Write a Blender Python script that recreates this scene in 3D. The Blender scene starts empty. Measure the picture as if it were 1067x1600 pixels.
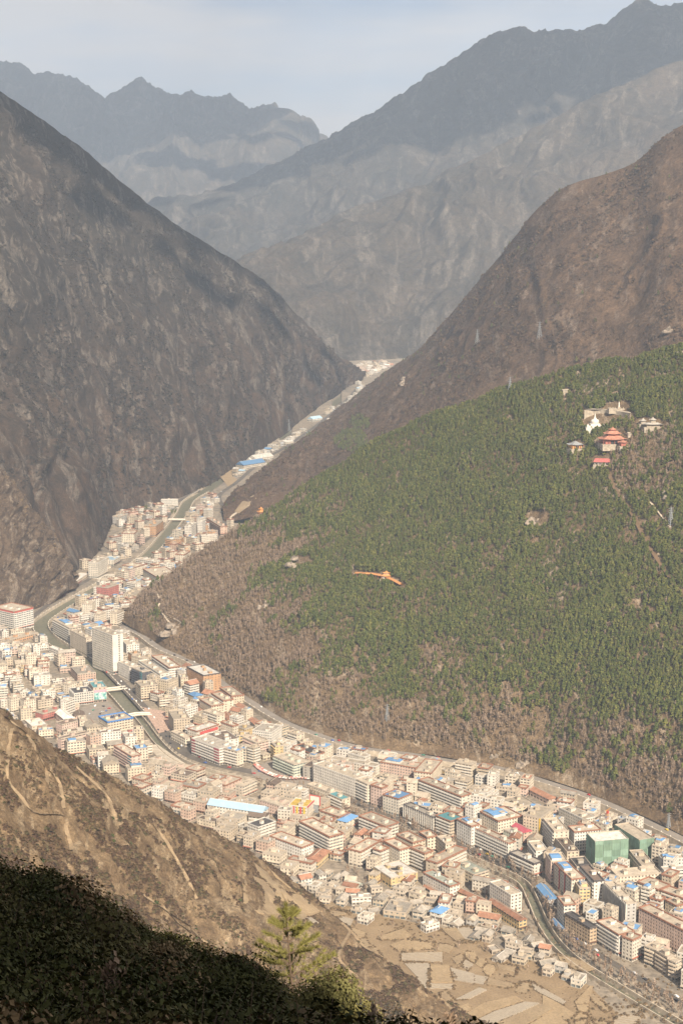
import bpy, math, random
import numpy as np
from mathutils import Vector
random.seed(7); RNG = np.random.default_rng(11)
SC = bpy.context.scene; COL = SC.collection
# ---------------------------------------------------------------- camera
F = 2522.0; PITCH = math.radians(10.1); H = 600.0; S = 600.0/350.0
CP, SP = math.cos(PITCH), math.sin(PITCH)
cam = bpy.data.cameras.new('camera'); camo = bpy.data.objects.new('camera', cam); COL.objects.link(camo)
camo.location = (0, 0, H); camo.rotation_euler = (math.pi/2-PITCH, 0, 0)
cam.sensor_fit = 'VERTICAL'; cam.sensor_height = 24.0; cam.lens = 24.0*F/1600.0
cam.clip_start = 1.0; cam.clip_end = 60000.0
SC.camera = camo
# ---------------------------------------------------------------- sun, sky, exposure
SUN_EL = math.radians(37); SUN_AZ = math.radians(160)       # from +Y towards +X: behind the camera, to the right
sd = Vector((math.sin(SUN_AZ)*math.cos(SUN_EL), math.cos(SUN_AZ)*math.cos(SUN_EL), math.sin(SUN_EL)))
sun = bpy.data.lights.new('sun', 'SUN'); suno = bpy.data.objects.new('sun', sun); COL.objects.link(suno)
suno.rotation_euler = (-sd).to_track_quat('-Z', 'Y').to_euler(); suno.location = (0, 0, 3000)
sun.energy = 4.6; sun.angle = math.radians(0.53); sun.color = (1.0, 0.86, 0.68)
W = bpy.data.worlds.new('World'); SC.world = W; W.use_nodes = True
wn, wl = W.node_tree.nodes, W.node_tree.links; wn.clear()
wo = wn.new('ShaderNodeOutputWorld'); bg = wn.new('ShaderNodeBackground'); bg.inputs[1].default_value = 0.06
sky = wn.new('ShaderNodeTexSky'); sky.sky_type = 'NISHITA'; sky.sun_disc = False
sky.sun_elevation = SUN_EL; sky.sun_rotation = SUN_AZ; sky.altitude = 2600; sky.air_density = 1.0; sky.dust_density = 3.0
tc = wn.new('ShaderNodeTexCoord'); mp = wn.new('ShaderNodeMapping'); mp.inputs['Scale'].default_value = (1.6, 1.6, 11.0)
nz = wn.new('ShaderNodeTexNoise'); nz.inputs['Scale'].default_value = 2.3; nz.inputs['Detail'].default_value = 6; nz.inputs['Roughness'].default_value = 0.55
cr = wn.new('ShaderNodeValToRGB'); cr.color_ramp.elements[0].position = 0.28; cr.color_ramp.elements[1].position = 0.54
cr.color_ramp.elements[1].color = (0.95, 0.95, 0.95, 1)
mx = wn.new('ShaderNodeMix'); mx.data_type = 'RGBA'; mx.inputs['B'].default_value = (5.9, 5.45, 5.1, 1)
wl.new(tc.outputs['Generated'], mp.inputs[0]); wl.new(mp.outputs[0], nz.inputs[0]); wl.new(nz.outputs[0], cr.inputs[0])
wl.new(cr.outputs[0], mx.inputs['Factor']); hs = wn.new('ShaderNodeMix'); hs.data_type = 'RGBA'; hs.blend_type = 'MULTIPLY'; hs.inputs['Factor'].default_value = 1; hs.inputs['B'].default_value = (.60, .585, .60, 1); wl.new(sky.outputs[0], hs.inputs['A']); wl.new(hs.outputs['Result'], mx.inputs['A']); wl.new(mx.outputs['Result'], bg.inputs[0]); wl.new(bg.outputs[0], wo.inputs[0])
SC.view_settings.view_transform = 'Standard'; SC.view_settings.look = 'None'; SC.view_settings.exposure = 1.06; SC.view_settings.gamma = 1.0
SC.view_settings.use_curve_mapping = False
SC.render.engine = 'CYCLES'; SC.cycles.max_bounces = 5; SC.cycles.diffuse_bounces = 2; SC.cycles.glossy_bounces = 2
SC.cycles.transmission_bounces = 2; SC.cycles.volume_bounces = 1; SC.cycles.transparent_max_bounces = 6
SC.cycles.use_denoising = True
# ---------------------------------------------------------------- projection helpers: pixel of the photograph -> a place in the valley
def ray(px, py):
    v = (800.0-py)/F
    return (px-533.5)/F, CP+v*SP, -SP+v*CP
def U(px, py, Y):                     # point at forward distance Y (old units x S)
    x, f, z = ray(px, py); k = Y*S/f
    return (x*k, Y*S, H+z*k)
def zf(Y): return max(0.0, 0.03*(Y-1200*S))       # the valley floor rises gently upstream
def onfloor(px, py, h=0.0):
    x, f, z = ray(px, py); Y = 1500.0
    for _ in range(30):
        zz = zf(Y)+h; Yn = (zz-H)/z*f
        Y = 0.5*Y+0.5*Yn
    return (x/f*Y, Y, zf(Y)+h)
def topix(P):
    P = np.asarray(P, float); d = P-np.array([0, 0, H])
    fw = d[..., 1]*CP-d[..., 2]*SP; up = d[..., 1]*SP+d[..., 2]*CP
    return 533.5+F*d[..., 0]/fw, 800.0-F*up/fw
# ---------------------------------------------------------------- noise
def _hash(i, j, k):
    n = (i*374761393+j*668265263+k*2147483647+1013904223) & 0xffffffff
    n = ((n ^ (n >> 13))*1274126177) & 0xffffffff
    return ((n ^ (n >> 16)) & 0xffff)/65535.0
def vnoise(P):
    P = np.asarray(P, float); f = np.floor(P); I = f.astype(np.int64); t = P-f; t = t*t*t*(t*(t*6-15)+10)
    r = 0
    for a in (0, 1):
        for b in (0, 1):
            for c in (0, 1):
                w = (t[..., 0] if a else 1-t[..., 0])*(t[..., 1] if b else 1-t[..., 1])*(t[..., 2] if c else 1-t[..., 2])
                r = r+w*_hash(I[..., 0]+a, I[..., 1]+b, I[..., 2]+c)
    return r*2-1
def fbm(P, octv=5, gain=0.5, ridged=False):
    P = np.asarray(P, float); a = 1.0; r = 0; tot = 0
    for o in range(octv):
        n = vnoise(P*(2.03**o)+17.3*o)
        if ridged: n = 1-2*np.abs(n)
        r = r+a*n; tot += a; a *= gain
    return r/tot
# ---------------------------------------------------------------- mesh helpers
def fast_mesh(name, V, Q, mats, midx=None, smooth=False, uv=None):
    V = np.asarray(V, np.float32).reshape(-1, 3); me = bpy.data.meshes.new(name)
    if isinstance(Q, np.ndarray) or (len(Q) and len(set(len(q) for q in Q)) == 1):
        Q = np.asarray(Q, np.int32); n, k = Q.shape
        me.vertices.add(len(V)); me.vertices.foreach_set('co', V.ravel())
        me.loops.add(n*k); me.loops.foreach_set('vertex_index', Q.ravel())
        me.polygons.add(n); me.polygons.foreach_set('loop_start', np.arange(0, n*k, k, dtype=np.int32))
    else:
        me.from_pydata(V.tolist(), [], Q); n = len(Q)
    for m in (mats if isinstance(mats, (list, tuple)) else [mats]): me.materials.append(m)
    if midx is not None: me.polygons.foreach_set('material_index', np.asarray(midx, np.int32))
    me.polygons.foreach_set('use_smooth', np.full(len(me.polygons), smooth))
    if uv is not None:
        l = me.uv_layers.new(name='UVMap'); vi = np.empty(len(me.loops), np.int32); me.loops.foreach_get('vertex_index', vi)
        l.data.foreach_set('uv', np.asarray(uv, np.float32)[vi].ravel())
    me.update(calc_edges=True); me.validate(); return me
def mkobj(name, me, parent=None, loc=None):
    o = bpy.data.objects.new(name, me); COL.objects.link(o)
    if parent is not None: o.parent = parent
    if loc is not None: o.location = loc
    return o
def tag(o, label=None, cat=None, group=None, kind=None):
    if label: o['label'] = label
    if cat: o['category'] = cat
    if group: o['group'] = group
    if kind: o['kind'] = kind
    return o
def empty(name, loc, rz=0.0):
    o = bpy.data.objects.new(name, None); COL.objects.link(o); o.location = loc; o.rotation_euler = (0, 0, rz); o.empty_display_size = 2
    return o
class MB:
    """collects quads and triangles for one mesh"""
    def __init__(s): s.v = []; s.f = []; s.m = []
    def add(s, vs, fs, m=0):
        b = len(s.v); s.v.extend(vs); s.f.extend([tuple(i+b for i in f) for f in fs]); s.m.extend([m]*len(fs)); return s
    def box(s, x0, x1, y0, y1, z0, z1, m=0):
        return s.add([(x0,y0,z0),(x1,y0,z0),(x1,y1,z0),(x0,y1,z0),(x0,y0,z1),(x1,y0,z1),(x1,y1,z1),(x0,y1,z1)],
                     [(0,3,2,1),(4,5,6,7),(0,1,5,4),(1,2,6,5),(2,3,7,6),(3,0,4,7)], m)
    def cone(s, p, q, r0, r1, n=6, m=0):
        p = Vector(p); q = Vector(q); d = (q-p).normalized(); a = d.orthogonal().normalized(); b = d.cross(a)
        vs = []
        for (c, r) in ((p, r0), (q, r1)):
            for i in range(n):
                t = 2*math.pi*i/n; vs.append(tuple(c+a*(math.cos(t)*r)+b*(math.sin(t)*r)))
        fs = [(i, (i+1) % n, n+(i+1) % n, n+i) for i in range(n)]
        fs += [tuple(range(n-1, -1, -1)), tuple(range(n, 2*n))]
        return s.add(vs, fs, m)
    def lathe(s, prof, n=12, m=0, c=(0, 0)):
        b = []; fs = []
        for (r, z) in prof:
            for i in range(n):
                t = 2*math.pi*i/n; b.append((c[0]+r*math.cos(t), c[1]+r*math.sin(t), z))
        for k in range(len(prof)-1):
            for i in range(n): fs.append((k*n+i, k*n+(i+1) % n, (k+1)*n+(i+1) % n, (k+1)*n+i))
        return s.add(b, fs, m)
    def build(s, name, mats, parent=None, loc=None, smooth=False):
        return mkobj(name, fast_mesh(name, s.v, s.f, mats, s.m, smooth), parent, loc)
# ---------------------------------------------------------------- materials
def newmat(name):
    m = bpy.data.materials.new(name); m.use_nodes = True; nt = m.node_tree; b = nt.nodes['Principled BSDF']
    b.inputs['Specular IOR Level'].default_value = 0.15
    return m, nt.nodes, nt.links, b
def rampnode(n, l, src, stops):
    r = n.new('ShaderNodeValToRGB'); e = r.color_ramp.elements
    while len(e) < len(stops): e.new(0.5)
    for i, (p, c) in enumerate(stops):
        e[i].position = p; e[i].color = (c, c, c, 1) if isinstance(c, (int, float)) else (*c, 1)
    l.new(src, r.inputs[0]); return r.outputs[0]
def noisenode(n, l, vec, scale, detail=4, rough=0.55, dist=0.0):
    t = n.new('ShaderNodeTexNoise'); t.inputs['Scale'].default_value = scale; t.inputs['Detail'].default_value = detail
    t.inputs['Roughness'].default_value = rough; t.inputs['Distortion'].default_value = dist
    if vec is not None: l.new(vec, t.inputs['Vector'])
    return t.outputs[0]
def mixnode(n, l, f, a, b, mode='MIX'):
    x = n.new('ShaderNodeMix'); x.data_type = 'RGBA'; x.blend_type = mode
    for k, s in (('Factor', f), ('A', a), ('B', b)):
        if isinstance(s, bpy.types.NodeSocket): l.new(s, x.inputs[k])
        elif isinstance(s, (int, float)) and k == 'Factor': x.inputs[k].default_value = s
        else: x.inputs[k].default_value = (*s, 1)
    return x.outputs['Result']
def mapnode(n, l, src, scale, rot=(0, 0, 0)):
    m = n.new('ShaderNodeMapping'); m.inputs['Scale'].default_value = scale; m.inputs['Rotation'].default_value = rot
    l.new(src, m.inputs[0]); return m.outputs[0]
def plain(name, col, rough=0.8, var=0.18, scale=0.35, spec=0.15, metallic=0.0):
    """one colour with blotchy wear"""
    m, n, l, b = newmat(name); t = n.new('ShaderNodeTexCoord'); oi = n.new('ShaderNodeObjectInfo')
    ad = n.new('ShaderNodeVectorMath'); ad.operation = 'ADD'; l.new(t.outputs['Object'], ad.inputs[0]); l.new(oi.outputs['Location'], ad.inputs[1])
    f = noisenode(n, l, ad.outputs[0], scale, 5, 0.6)
    f2 = rampnode(n, l, f, [(0.3, 1-var*1.3), (0.7, 1+var*0.6)])
    l.new(mixnode(n, l, 1.0, col, f2, 'MULTIPLY'), b.inputs['Base Color'])
    b.inputs['Roughness'].default_value = rough; b.inputs['Specular IOR Level'].default_value = spec; b.inputs['Metallic'].default_value = metallic
    return m
MATS = {}
WALLC = dict(w=(.63,.59,.53), c=(.60,.525,.42), p=(.56,.42,.35), g=(.42,.40,.37), t=(.47,.36,.25), y=(.60,.46,.26), o=(.53,.33,.20),
             r=(.50,.20,.18), m=(.30,.09,.09), k=(.48,.49,.40), d=(.10,.10,.11), n=(.19,.29,.22), x=(.53,.455,.365), b=(.50,.52,.54))
ROOFC = dict(t=(.42,.36,.285), g=(.35,.315,.27), d=(.085,.08,.08), b=(.13,.26,.46), l=(.34,.48,.60), r=(.34,.18,.12), w=(.66,.63,.58),
             e=(.10,.27,.30), s=(.32,.34,.29), n=(.17,.13,.105), k=(.52,.12,.15), o=(.62,.20,.06), y=(.60,.42,.10), m=(.20,.07,.07))
CNAME = dict(w='white', c='cream', p='pink', g='grey', t='tan', y='yellow', o='orange', r='red', m='maroon', k='pale green', d='dark', n='green', x='beige', b='pale blue')
RNAME = dict(t='tan', g='grey', d='black', b='blue', l='pale blue', r='red-brown', w='white', e='teal', s='grey-green', n='brown', k='pinkish red', o='orange', y='yellow', m='maroon')
def wallmat(c, var=0):
    k = ('w', c, var)
    if k not in MATS:
        base = np.array(WALLC[c])*(1.0, 0.9, 1.06, .78, 1.25)[var]*np.array(((1, 1, 1), (1.0, .98, .94), (.98, 1, 1.03), (1, 1, 1), (1, .97, 1))[var])
        m, n, l, b = newmat('wall_'+CNAME[c].replace(' ', '_')); t = n.new('ShaderNodeTexCoord'); oi = n.new('ShaderNodeObjectInfo')
        ad = n.new('ShaderNodeVectorMath'); ad.operation = 'ADD'; l.new(t.outputs['Object'], ad.inputs[0]); l.new(oi.outputs['Location'], ad.inputs[1])
        st = noisenode(n, l, mapnode(n, l, ad.outputs[0], (1, 1, .12)), 0.9, 4, .6)
        bl = noisenode(n, l, ad.outputs[0], 0.12, 3, .5)
        c1 = mixnode(n, l, 1.0, tuple(base), rampnode(n, l, st, [(.25, .72), (.6, 1.06)]), 'MULTIPLY')
        c2 = mixnode(n, l, 1.0, c1, rampnode(n, l, bl, [(.3, .85), (.7, 1.08)]), 'MULTIPLY')
        l.new(c2, b.inputs['Base Color']); b.inputs['Roughness'].default_value = .85; MATS[k] = m
    return MATS[k]
def roofmat(c, var=0):
    k = ('r', c, var)
    if k not in MATS:
        base = np.array(ROOFC[c])*(1.0, 0.82, 1.15)[var]; metal = c in 'blkeo'
        m, n, l, b = newmat('roof_'+RNAME[c].replace(' ', '_')); t = n.new('ShaderNodeTexCoord'); oi = n.new('ShaderNodeObjectInfo')
        ad = n.new('ShaderNodeVectorMath'); ad.operation = 'ADD'; l.new(t.outputs['Object'], ad.inputs[0]); l.new(oi.outputs['Location'], ad.inputs[1])
        f = noisenode(n, l, ad.outputs[0], .22, 6, .65); g = noisenode(n, l, ad.outputs[0], 1.3, 3, .6)
        a = .12 if metal else .35
        c1 = mixnode(n, l, 1.0, tuple(base), rampnode(n, l, f, [(.3, 1-a), (.68, 1+a*.5)]), 'MULTIPLY')
        c2 = mixnode(n, l, 1.0, c1, rampnode(n, l, g, [(.3, 1-a*.6), (.7, 1+a*.4)]), 'MULTIPLY')
        l.new(c2, b.inputs['Base Color']); b.inputs['Roughness'].default_value = .5 if metal else .9; MATS[k] = m
    return MATS[k]
def panemat(v):
    k = ('pane', v)
    if k not in MATS:
        m, n, l, b = newmat('window_glass'); t = n.new('ShaderNodeTexCoord')
        f = noisenode(n, l, t.outputs['Object'], 0.55, 1, .5)
        dk = ((.07, .067, .065), (.10, .09, .08), (.075, .09, .095))[v]; lt = ((.26, .23, .20), (.32, .27, .22), (.22, .25, .26))[v]
        l.new(mixnode(n, l, rampnode(n, l, f, [(.42, 0), (.7, 1)]), dk, lt), b.inputs['Base Color'])
        b.inputs['Roughness'].default_value = .2; b.inputs['Specular IOR Level'].default_value = .4; MATS[k] = m
    return MATS[k]
TRIM = dict(R=plain('trim_red_brown', (.30, .155, .105)), W=plain('trim_white', (.58, .55, .50)), T=plain('trim_concrete', (.44, .38, .31)),
            D=plain('trim_dark', (.10, .09, .09)), B=plain('trim_blue', (.07, .2, .5)))
# ================================================================ TERRAIN
def hillmat(name, c1, c2, rock, dark, rock_amt=.5, streak=.5, sc=1.0, green=None, bump=.6, low=None):
    """soil / scrub colours in patches, pale rock in streaks that run down the slope (UV is metres along and down the slope)"""
    m, n, l, b = newmat(name); t = n.new('ShaderNodeTexCoord'); P = t.outputs['Object']; UVn = t.outputs['UV']
    big = noisenode(n, l, P, .0022/sc, 5, .6, .4); mid = noisenode(n, l, P, .012/sc, 6, .65, .3); fine = noisenode(n, l, P, .07/sc, 5, .7)
    st = noisenode(n, l, mapnode(n, l, UVn, (.020/sc, .0065/sc, 1), (0, 0, .35)), 1.0, 6, .70, 1.2)
    st2 = noisenode(n, l, mapnode(n, l, UVn, (.07/sc, .025/sc, 1), (0, 0, .35)), 1.0, 5, .72, .6)
    col = mixnode(n, l, rampnode(n, l, big, [(.35, 0), (.65, 1)]), c1, c2)
    if low is not None:                                    # browner scrub on the lower slopes
        sx = n.new('ShaderNodeSeparateXYZ'); l.new(P, sx.inputs[0]); mr_ = n.new('ShaderNodeMapRange'); mr_.inputs['From Min'].default_value = low[1]; mr_.inputs['From Max'].default_value = low[2]; mr_.inputs['To Min'].default_value = 1; mr_.inputs['To Max'].default_value = 0
        ad = n.new('ShaderNodeMath'); ad.operation = 'MULTIPLY_ADD'; ad.inputs[1].default_value = 500; l.new(big, ad.inputs[0]); l.new(sx.outputs[2], ad.inputs[2]); l.new(ad.outputs[0], mr_.inputs['Value']); col = mixnode(n, l, mr_.outputs[0], col, low[0])
    col = mixnode(n, l, rampnode(n, l, mid, [(.38, 0), (.62, .75)]), col, dark)
    if green is not None:
        col = mixnode(n, l, rampnode(n, l, noisenode(n, l, P, .005/sc, 5, .65), [(.5, 0), (.66, .8)]), col, green)
    mu = n.new('ShaderNodeMath'); mu.operation = 'MULTIPLY'
    l.new(rampnode(n, l, st, [(.62-.15*rock_amt, 0), (.67-.13*rock_amt, 1)]), mu.inputs[0]); l.new(rampnode(n, l, st2, [(.38, .15), (.6, 1)]), mu.inputs[1])
    mu2 = n.new('ShaderNodeMath'); mu2.operation = 'MULTIPLY'; l.new(mu.outputs[0], mu2.inputs[0]); mu2.inputs[1].default_value = streak
    col = mixnode(n, l, mu2.outputs[0], col, rock)
    col = mixnode(n, l, 1.0, col, rampnode(n, l, fine, [(.25, .55), (.75, 1.35)]), 'MULTIPLY')
    vf = noisenode(n, l, P, .26/sc, 4, .75); col = mixnode(n, l, 1.0, col, rampnode(n, l, vf, [(.34, .58), (.66, 1.38)]), 'MULTIPLY')
    l.new(col, b.inputs['Base Color']); b.inputs['Roughness'].default_value = .95; b.inputs['Specular IOR Level'].default_value = .05
    bp = n.new('ShaderNodeBump'); bp.inputs['Strength'].default_value = bump; bp.inputs['Distance'].default_value = 6*sc
    sm = n.new('ShaderNodeMath'); sm.operation = 'ADD'; l.new(vf, sm.inputs[0]); l.new(fine, sm.inputs[1]); l.new(sm.outputs[0], bp.inputs['Height'])
    l.new(bp.outputs[0], b.inputs['Normal']); return m
def interp(K, n):
    """Catmull-Rom through control points K (k,...,3) -> n samples"""
    K = np.asarray(K, float); k = len(K); x = np.linspace(0, k-1-1e-9, n); i = x.astype(int); t = (x-i).reshape((-1,)+(1,)*(K.ndim-1))
    g = lambda j: K[np.clip(j, 0, k-1)]
    p0, p1, p2, p3 = g(i-1), g(i), g(i+1), g(i+2)
    return 0.5*(2*p1+(p2-p0)*t+(2*p0-5*p1+4*p2-p3)*t*t+(3*p1-p0-3*p2+p3)*t**3)
LOFTS = {}; LRID = {}
def loft(name, rows, ns, nts, mat, amp, scl, gully=0.0, gfreq=.01, ridge_row=None, ridge_amp=.35, seed=0.0, jag=0.0, jfreq=.004, bench=None, taper=.22, foot_free=True, rough=.5):
    """hillside through rows of control points (first row = foot); nts = mesh rows between the control rows"""
    R = [interp(np.array(r), ns) for r in rows]
    out = []; tt = []
    for j in range(len(R)-1):
        m = nts[j]
        for q in range(m): out.append(R[j]+(R[j+1]-R[j])*(q/m)); tt.append(j+q/m)
    out.append(R[-1]); tt.append(len(R)-1)
    P = np.array(out); tt = np.array(tt)
    # metres along and down the slope
    du = np.linalg.norm(np.diff(P, axis=1), axis=2); u = np.concatenate([np.zeros((P.shape[0], 1)), np.cumsum(du, axis=1)], axis=1)
    u = np.repeat(u[[len(u)//2]], len(u), axis=0)
    dv = np.linalg.norm(np.diff(P, axis=0), axis=2); v = np.concatenate([np.zeros((1, P.shape[1])), np.cumsum(dv, axis=0)], axis=0)
    gx = np.gradient(P, axis=1); gy = np.gradient(P, axis=0); N = np.cross(gx, gy); N /= np.linalg.norm(N, axis=2, keepdims=True)+1e-9
    if N[..., 2].mean() < 0: N = -N
    w = np.ones(len(tt))
    if foot_free: w = np.minimum(w, np.clip(tt/.25, .05, 1))
    if ridge_row is not None:
        w = np.minimum(w, ridge_amp+(1-ridge_amp)*np.clip(np.abs(tt-ridge_row)/taper, 0, 1))
    d = amp*fbm((P+seed*100)/scl, 7, rough)
    if gully:
        wp = fbm((P+seed*50)/(1.6/gfreq), 3)*1.5; q = np.stack([u*gfreq+wp, v*gfreq*.22+wp*.4, np.full_like(u, seed)], -1)
        d = d+gully*fbm(q, 4, .55, ridged=True)
    P = P+N*(d*w[:, None])[..., None]
    if bench:                                              # narrow benches along the contours
        zz = P[..., 2]+14*fbm(P/70.0+5, 3); ph = (zz/bench[0]) % 1.0; P[..., 2] += bench[1]*(np.minimum(ph*2.2, 1)*1.0-ph)*np.clip(.5+1.6*fbm(P/55.0+11, 2), 0, 1)
    if jag:
        jz = jag*(fbm(np.stack([u*jfreq, np.zeros_like(u), np.full_like(u, seed+3)], -1), 6, .62, ridged=True)-.1)
        P[..., 2] += jz*np.clip(1-np.abs(tt-ridge_row)/.35, 0, 1)[:, None]
    nr, nc = P.shape[:2]; I = np.arange(nr*nc).reshape(nr, nc)
    Q = np.stack([I[:-1, :-1], I[:-1, 1:], I[1:, 1:], I[1:, :-1]], -1).reshape(-1, 4)
    a = P[0, 1]-P[0, 0]; 
    me = fast_mesh(name, P.reshape(-1, 3), Q, mat, None, True, np.stack([u, v], -1).reshape(-1, 2))
    o = tag(mkobj(name, me), kind='structure'); LOFTS[name] = P; LRID[name] = int(np.searchsorted(tt, ridge_row))+1 if ridge_row is not None else len(tt)
    return o
def on_loft(name, n, rng, rows=(0, 1.0), jitter=True):
    """n random points spread evenly over a hillside (fractions of its rows)"""
    P = LOFTS[name]; nr, nc = P.shape[:2]; r0, r1 = int(rows[0]*(nr-1)), max(int(rows[1]*(nr-1)), 1)
    A = P[r0:r1+1]; e1 = A[:-1, 1:]-A[:-1, :-1]; e2 = A[1:, :-1]-A[:-1, :-1]
    ar = np.linalg.norm(np.cross(e1, e2), axis=2); pr = (ar/ar.sum()).ravel()
    k = rng.choice(len(pr), n, p=pr); i, j = k//(nc-1), k % (nc-1); a, b = rng.random(n)[:, None], rng.random(n)[:, None]
    return (A[i, j]*(1-a)+A[i+1, j]*a)*(1-b)+(A[i, j+1]*(1-a)+A[i+1, j+1]*a)*b
def Fl(px, py, dz=-3.0):
    x, y, z = onfloor(px, py); return (x, y, z+dz)
def back(row, dy, dz, dx=0): return [(p[0]+dx, p[1]+dy*S, max(p[2]+dz*S, -50.0)) for p in row]
def mid(a, b, t, up=0.0): return [tuple(np.array(p)*(1-t)+np.array(q)*t+np.array([0, 0, up*S])) for p, q in zip(a, b)]

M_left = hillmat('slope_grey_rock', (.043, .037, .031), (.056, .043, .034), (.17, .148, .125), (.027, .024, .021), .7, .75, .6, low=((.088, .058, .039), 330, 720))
M_crag = hillmat('slope_crag', (.125, .090, .062), (.155, .112, .078), (.31, .255, .20), (.065, .046, .034), .8, .75, .4, bump=1.0)
M_forest = hillmat('slope_forest_floor', (.18, .125, .075), (.215, .155, .095), (.40, .33, .25), (.105, .072, .045), .55, .7, .55)
M_spur = hillmat('slope_russet', (.125, .080, .050), (.15, .098, .060), (.24, .19, .15), (.075, .050, .034), .55, .6, 1.2)
M_far = hillmat('slope_far', (.068, .058, .045), (.088, .070, .052), (.19, .165, .14), (.040, .038, .032), .7, .55, 2.2)
M_fars = hillmat('slope_far_dark', (.058, .053, .045), (.075, .062, .050), (.17, .15, .13), (.034, .034, .030), .7, .55, 2.2)
M_brown = hillmat('slope_dry_grass', (.215, .150, .088), (.27, .195, .115), (.40, .315, .21), (.115, .077, .047), .7, .6, .28)

# ---- left mountain
lm_r = [U(-700,-350,1750),U(-520,-240,1850),U(-350,-120,1950),U(-150,30,2080),U(0,140,2180),U(120,225,2300),U(250,335,2450),U(380,415,2650),U(440,465,2820),U(500,530,2950),U(555,580,3080),U(570,598,3150)]
lm_f = [Fl(-300,1010),Fl(-60,965),Fl(60,930),Fl(150,868),Fl(192,803),Fl(290,775),Fl(385,720),Fl(448,675),Fl(487,645),Fl(520,621),Fl(546,604),Fl(562,596)]
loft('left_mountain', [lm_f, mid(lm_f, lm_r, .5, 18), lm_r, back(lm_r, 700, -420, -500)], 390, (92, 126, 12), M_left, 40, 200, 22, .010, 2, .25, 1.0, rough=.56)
# ---- crag at the left edge of the town
cr_r = [U(-220,610,1480),U(-60,690,1500),U(0,731,1520),U(34,769,1530),U(64,814,1540),U(86,840,1545),U(103,872,1545),U(113,902,1500)]
cr_f = [Fl(-220,1000),Fl(-60,978),Fl(0,966),Fl(20,962),Fl(42,957),Fl(62,950),Fl(82,942),Fl(110,915)]
loft('crag', [cr_f, mid(cr_f, cr_r, .5, 8), cr_r, back(cr_r, 160, -70, -60)], 220, (70, 70, 10), M_crag, 30, 95, 16, .03, 2, .35, 2.0, rough=.6)
# ---- wooded hill on the right
fo_r = [U(190,956,1388),U(250,905,1400),U(330,850,1440),U(420,797,1480),U(520,737,1490),U(640,668,1460),U(760,618,1400),U(880,583,1350),U(1067,547,1300),U(1350,480,1230)]
fo_f = [Fl(x, y, 4.2) for x, y in ((186,972),(249,1012),(336,1060),(440,1126),(560,1169),(700,1189.5),(850,1222),(960,1262),(1075,1317),(1280,1445))]
loft('wooded_hill', [fo_f, mid(fo_f, fo_r, .12, 5), mid(fo_f, fo_r, .5, 8), fo_r, back(fo_r, 200, -60, 60)], 370, (26, 76, 92, 12), M_forest, 16, 170, 4, .009, 3, .5, 3.0)
# ---- russet spur behind it
sp_r = [U(345,796,1878),U(400,741,2110),U(465,691,2330),U(545,626,2780),U(600,582,2650),U(660,540,2480),U(705,490,2330),U(780,400,2200),U(870,300,2080),U(985,258,2020),U(1067,195,1980),U(1300,90,1950)]
sp_f = [U(352,818,1800),U(415,802,1780),U(470,780,1840),U(520,745,1850),U(580,712,1850),U(640,677,1830),U(700,652,1800),U(780,618,1750),U(880,592,1700),U(985,572,1650),U(1067,557,1600),U(1300,520,1550)]
sp_m = [tuple(np.array(a)*.45+np.array(b)*.55+np.array([0, 0, k*S])) for a, b, k in zip(sp_f, sp_r, (6, 10, 14, 12, 8, 5, 5, 5, 5, 5, 5, 5))]
loft('russet_spur', [sp_f, sp_m, sp_r, back(sp_r, 600, -240, 300)], 380, (90, 120, 20), M_spur, 18, 150, 7, .012, 2, .2, 4.0, taper=.5, rough=.55)
# ---- big mountain up the valley: lit lower buttress and the skyline behind it
rb = [(230,500,3750),(340,445,3800),(385,412,3900),(460,372,4000),(533,335,4100),(658,290,4250),(758,240,4350),(853,190,4450),(943,150,4500),(1067,95,4600),(1350,10,4700)]
rb_r = [U(*p) for p in rb]; rb_f = [Fl(x, y, -10) for x, y in ((220,575),(320,575),(400,572),(470,570),(560,564),(640,560),(720,555),(800,550),(900,546),(1067,542),(1350,535))]
loft('valley_buttress', [rb_f, mid(rb_f, rb_r, .5, 20), rb_r, back(rb_r, 900, -300, 200)], 320, (80, 105, 14), M_far, 120, 520, 80, .0032, 2, .35, 5.0, rough=.58)
ra = [(150,360,5600),(265,320,5600),(330,295,5600),(420,268,5700),(510,222,5800),(560,195,5800),(640,148,5800),(700,112,5750),(760,72,5700),(800,46,5700),(860,52,5750),(930,44,5750),(1005,8,5700),(1067,10,5700),(1350,-40,5700)]
ra_r = [U(*p) for p in ra]; ra_f = [U(x, max(y+200, 430), 4500) for x, y, d in ra]
loft('skyline_mountain', [ra_f, mid(ra_f, ra_r, .5, 10), ra_r, back(ra_r, 1500, -600, 300)], 360, (64, 105, 12), M_fars, 210, 900, 120, .0020, 2, .28, 6.0, rough=.6, jag=60, jfreq=.0032, taper=.4)
rc = [(-220,20),(-60,70),(0,92),(25,98),(50,120),(85,121),(125,126),(160,156),(190,149),(220,133),(245,147),(270,156),(300,155),(340,148),(370,161),(400,168),(430,168),(450,190),(480,201),(505,216),(540,240),(620,262)]
rc_r = [U(x, y, 8600) for x, y in rc]; rc_f = [U(x, 430, 6300) for x, y in rc]
loft('far_range', [rc_f, mid(rc_f, rc_r, .5, 40), rc_r, back(rc_r, 2500, -900)], 440, (60, 105, 10), M_far, 300, 1100, 150, .0018, 2, .2, 7.0, rough=.64, jag=95, jfreq=.0034, taper=.4)
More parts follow.
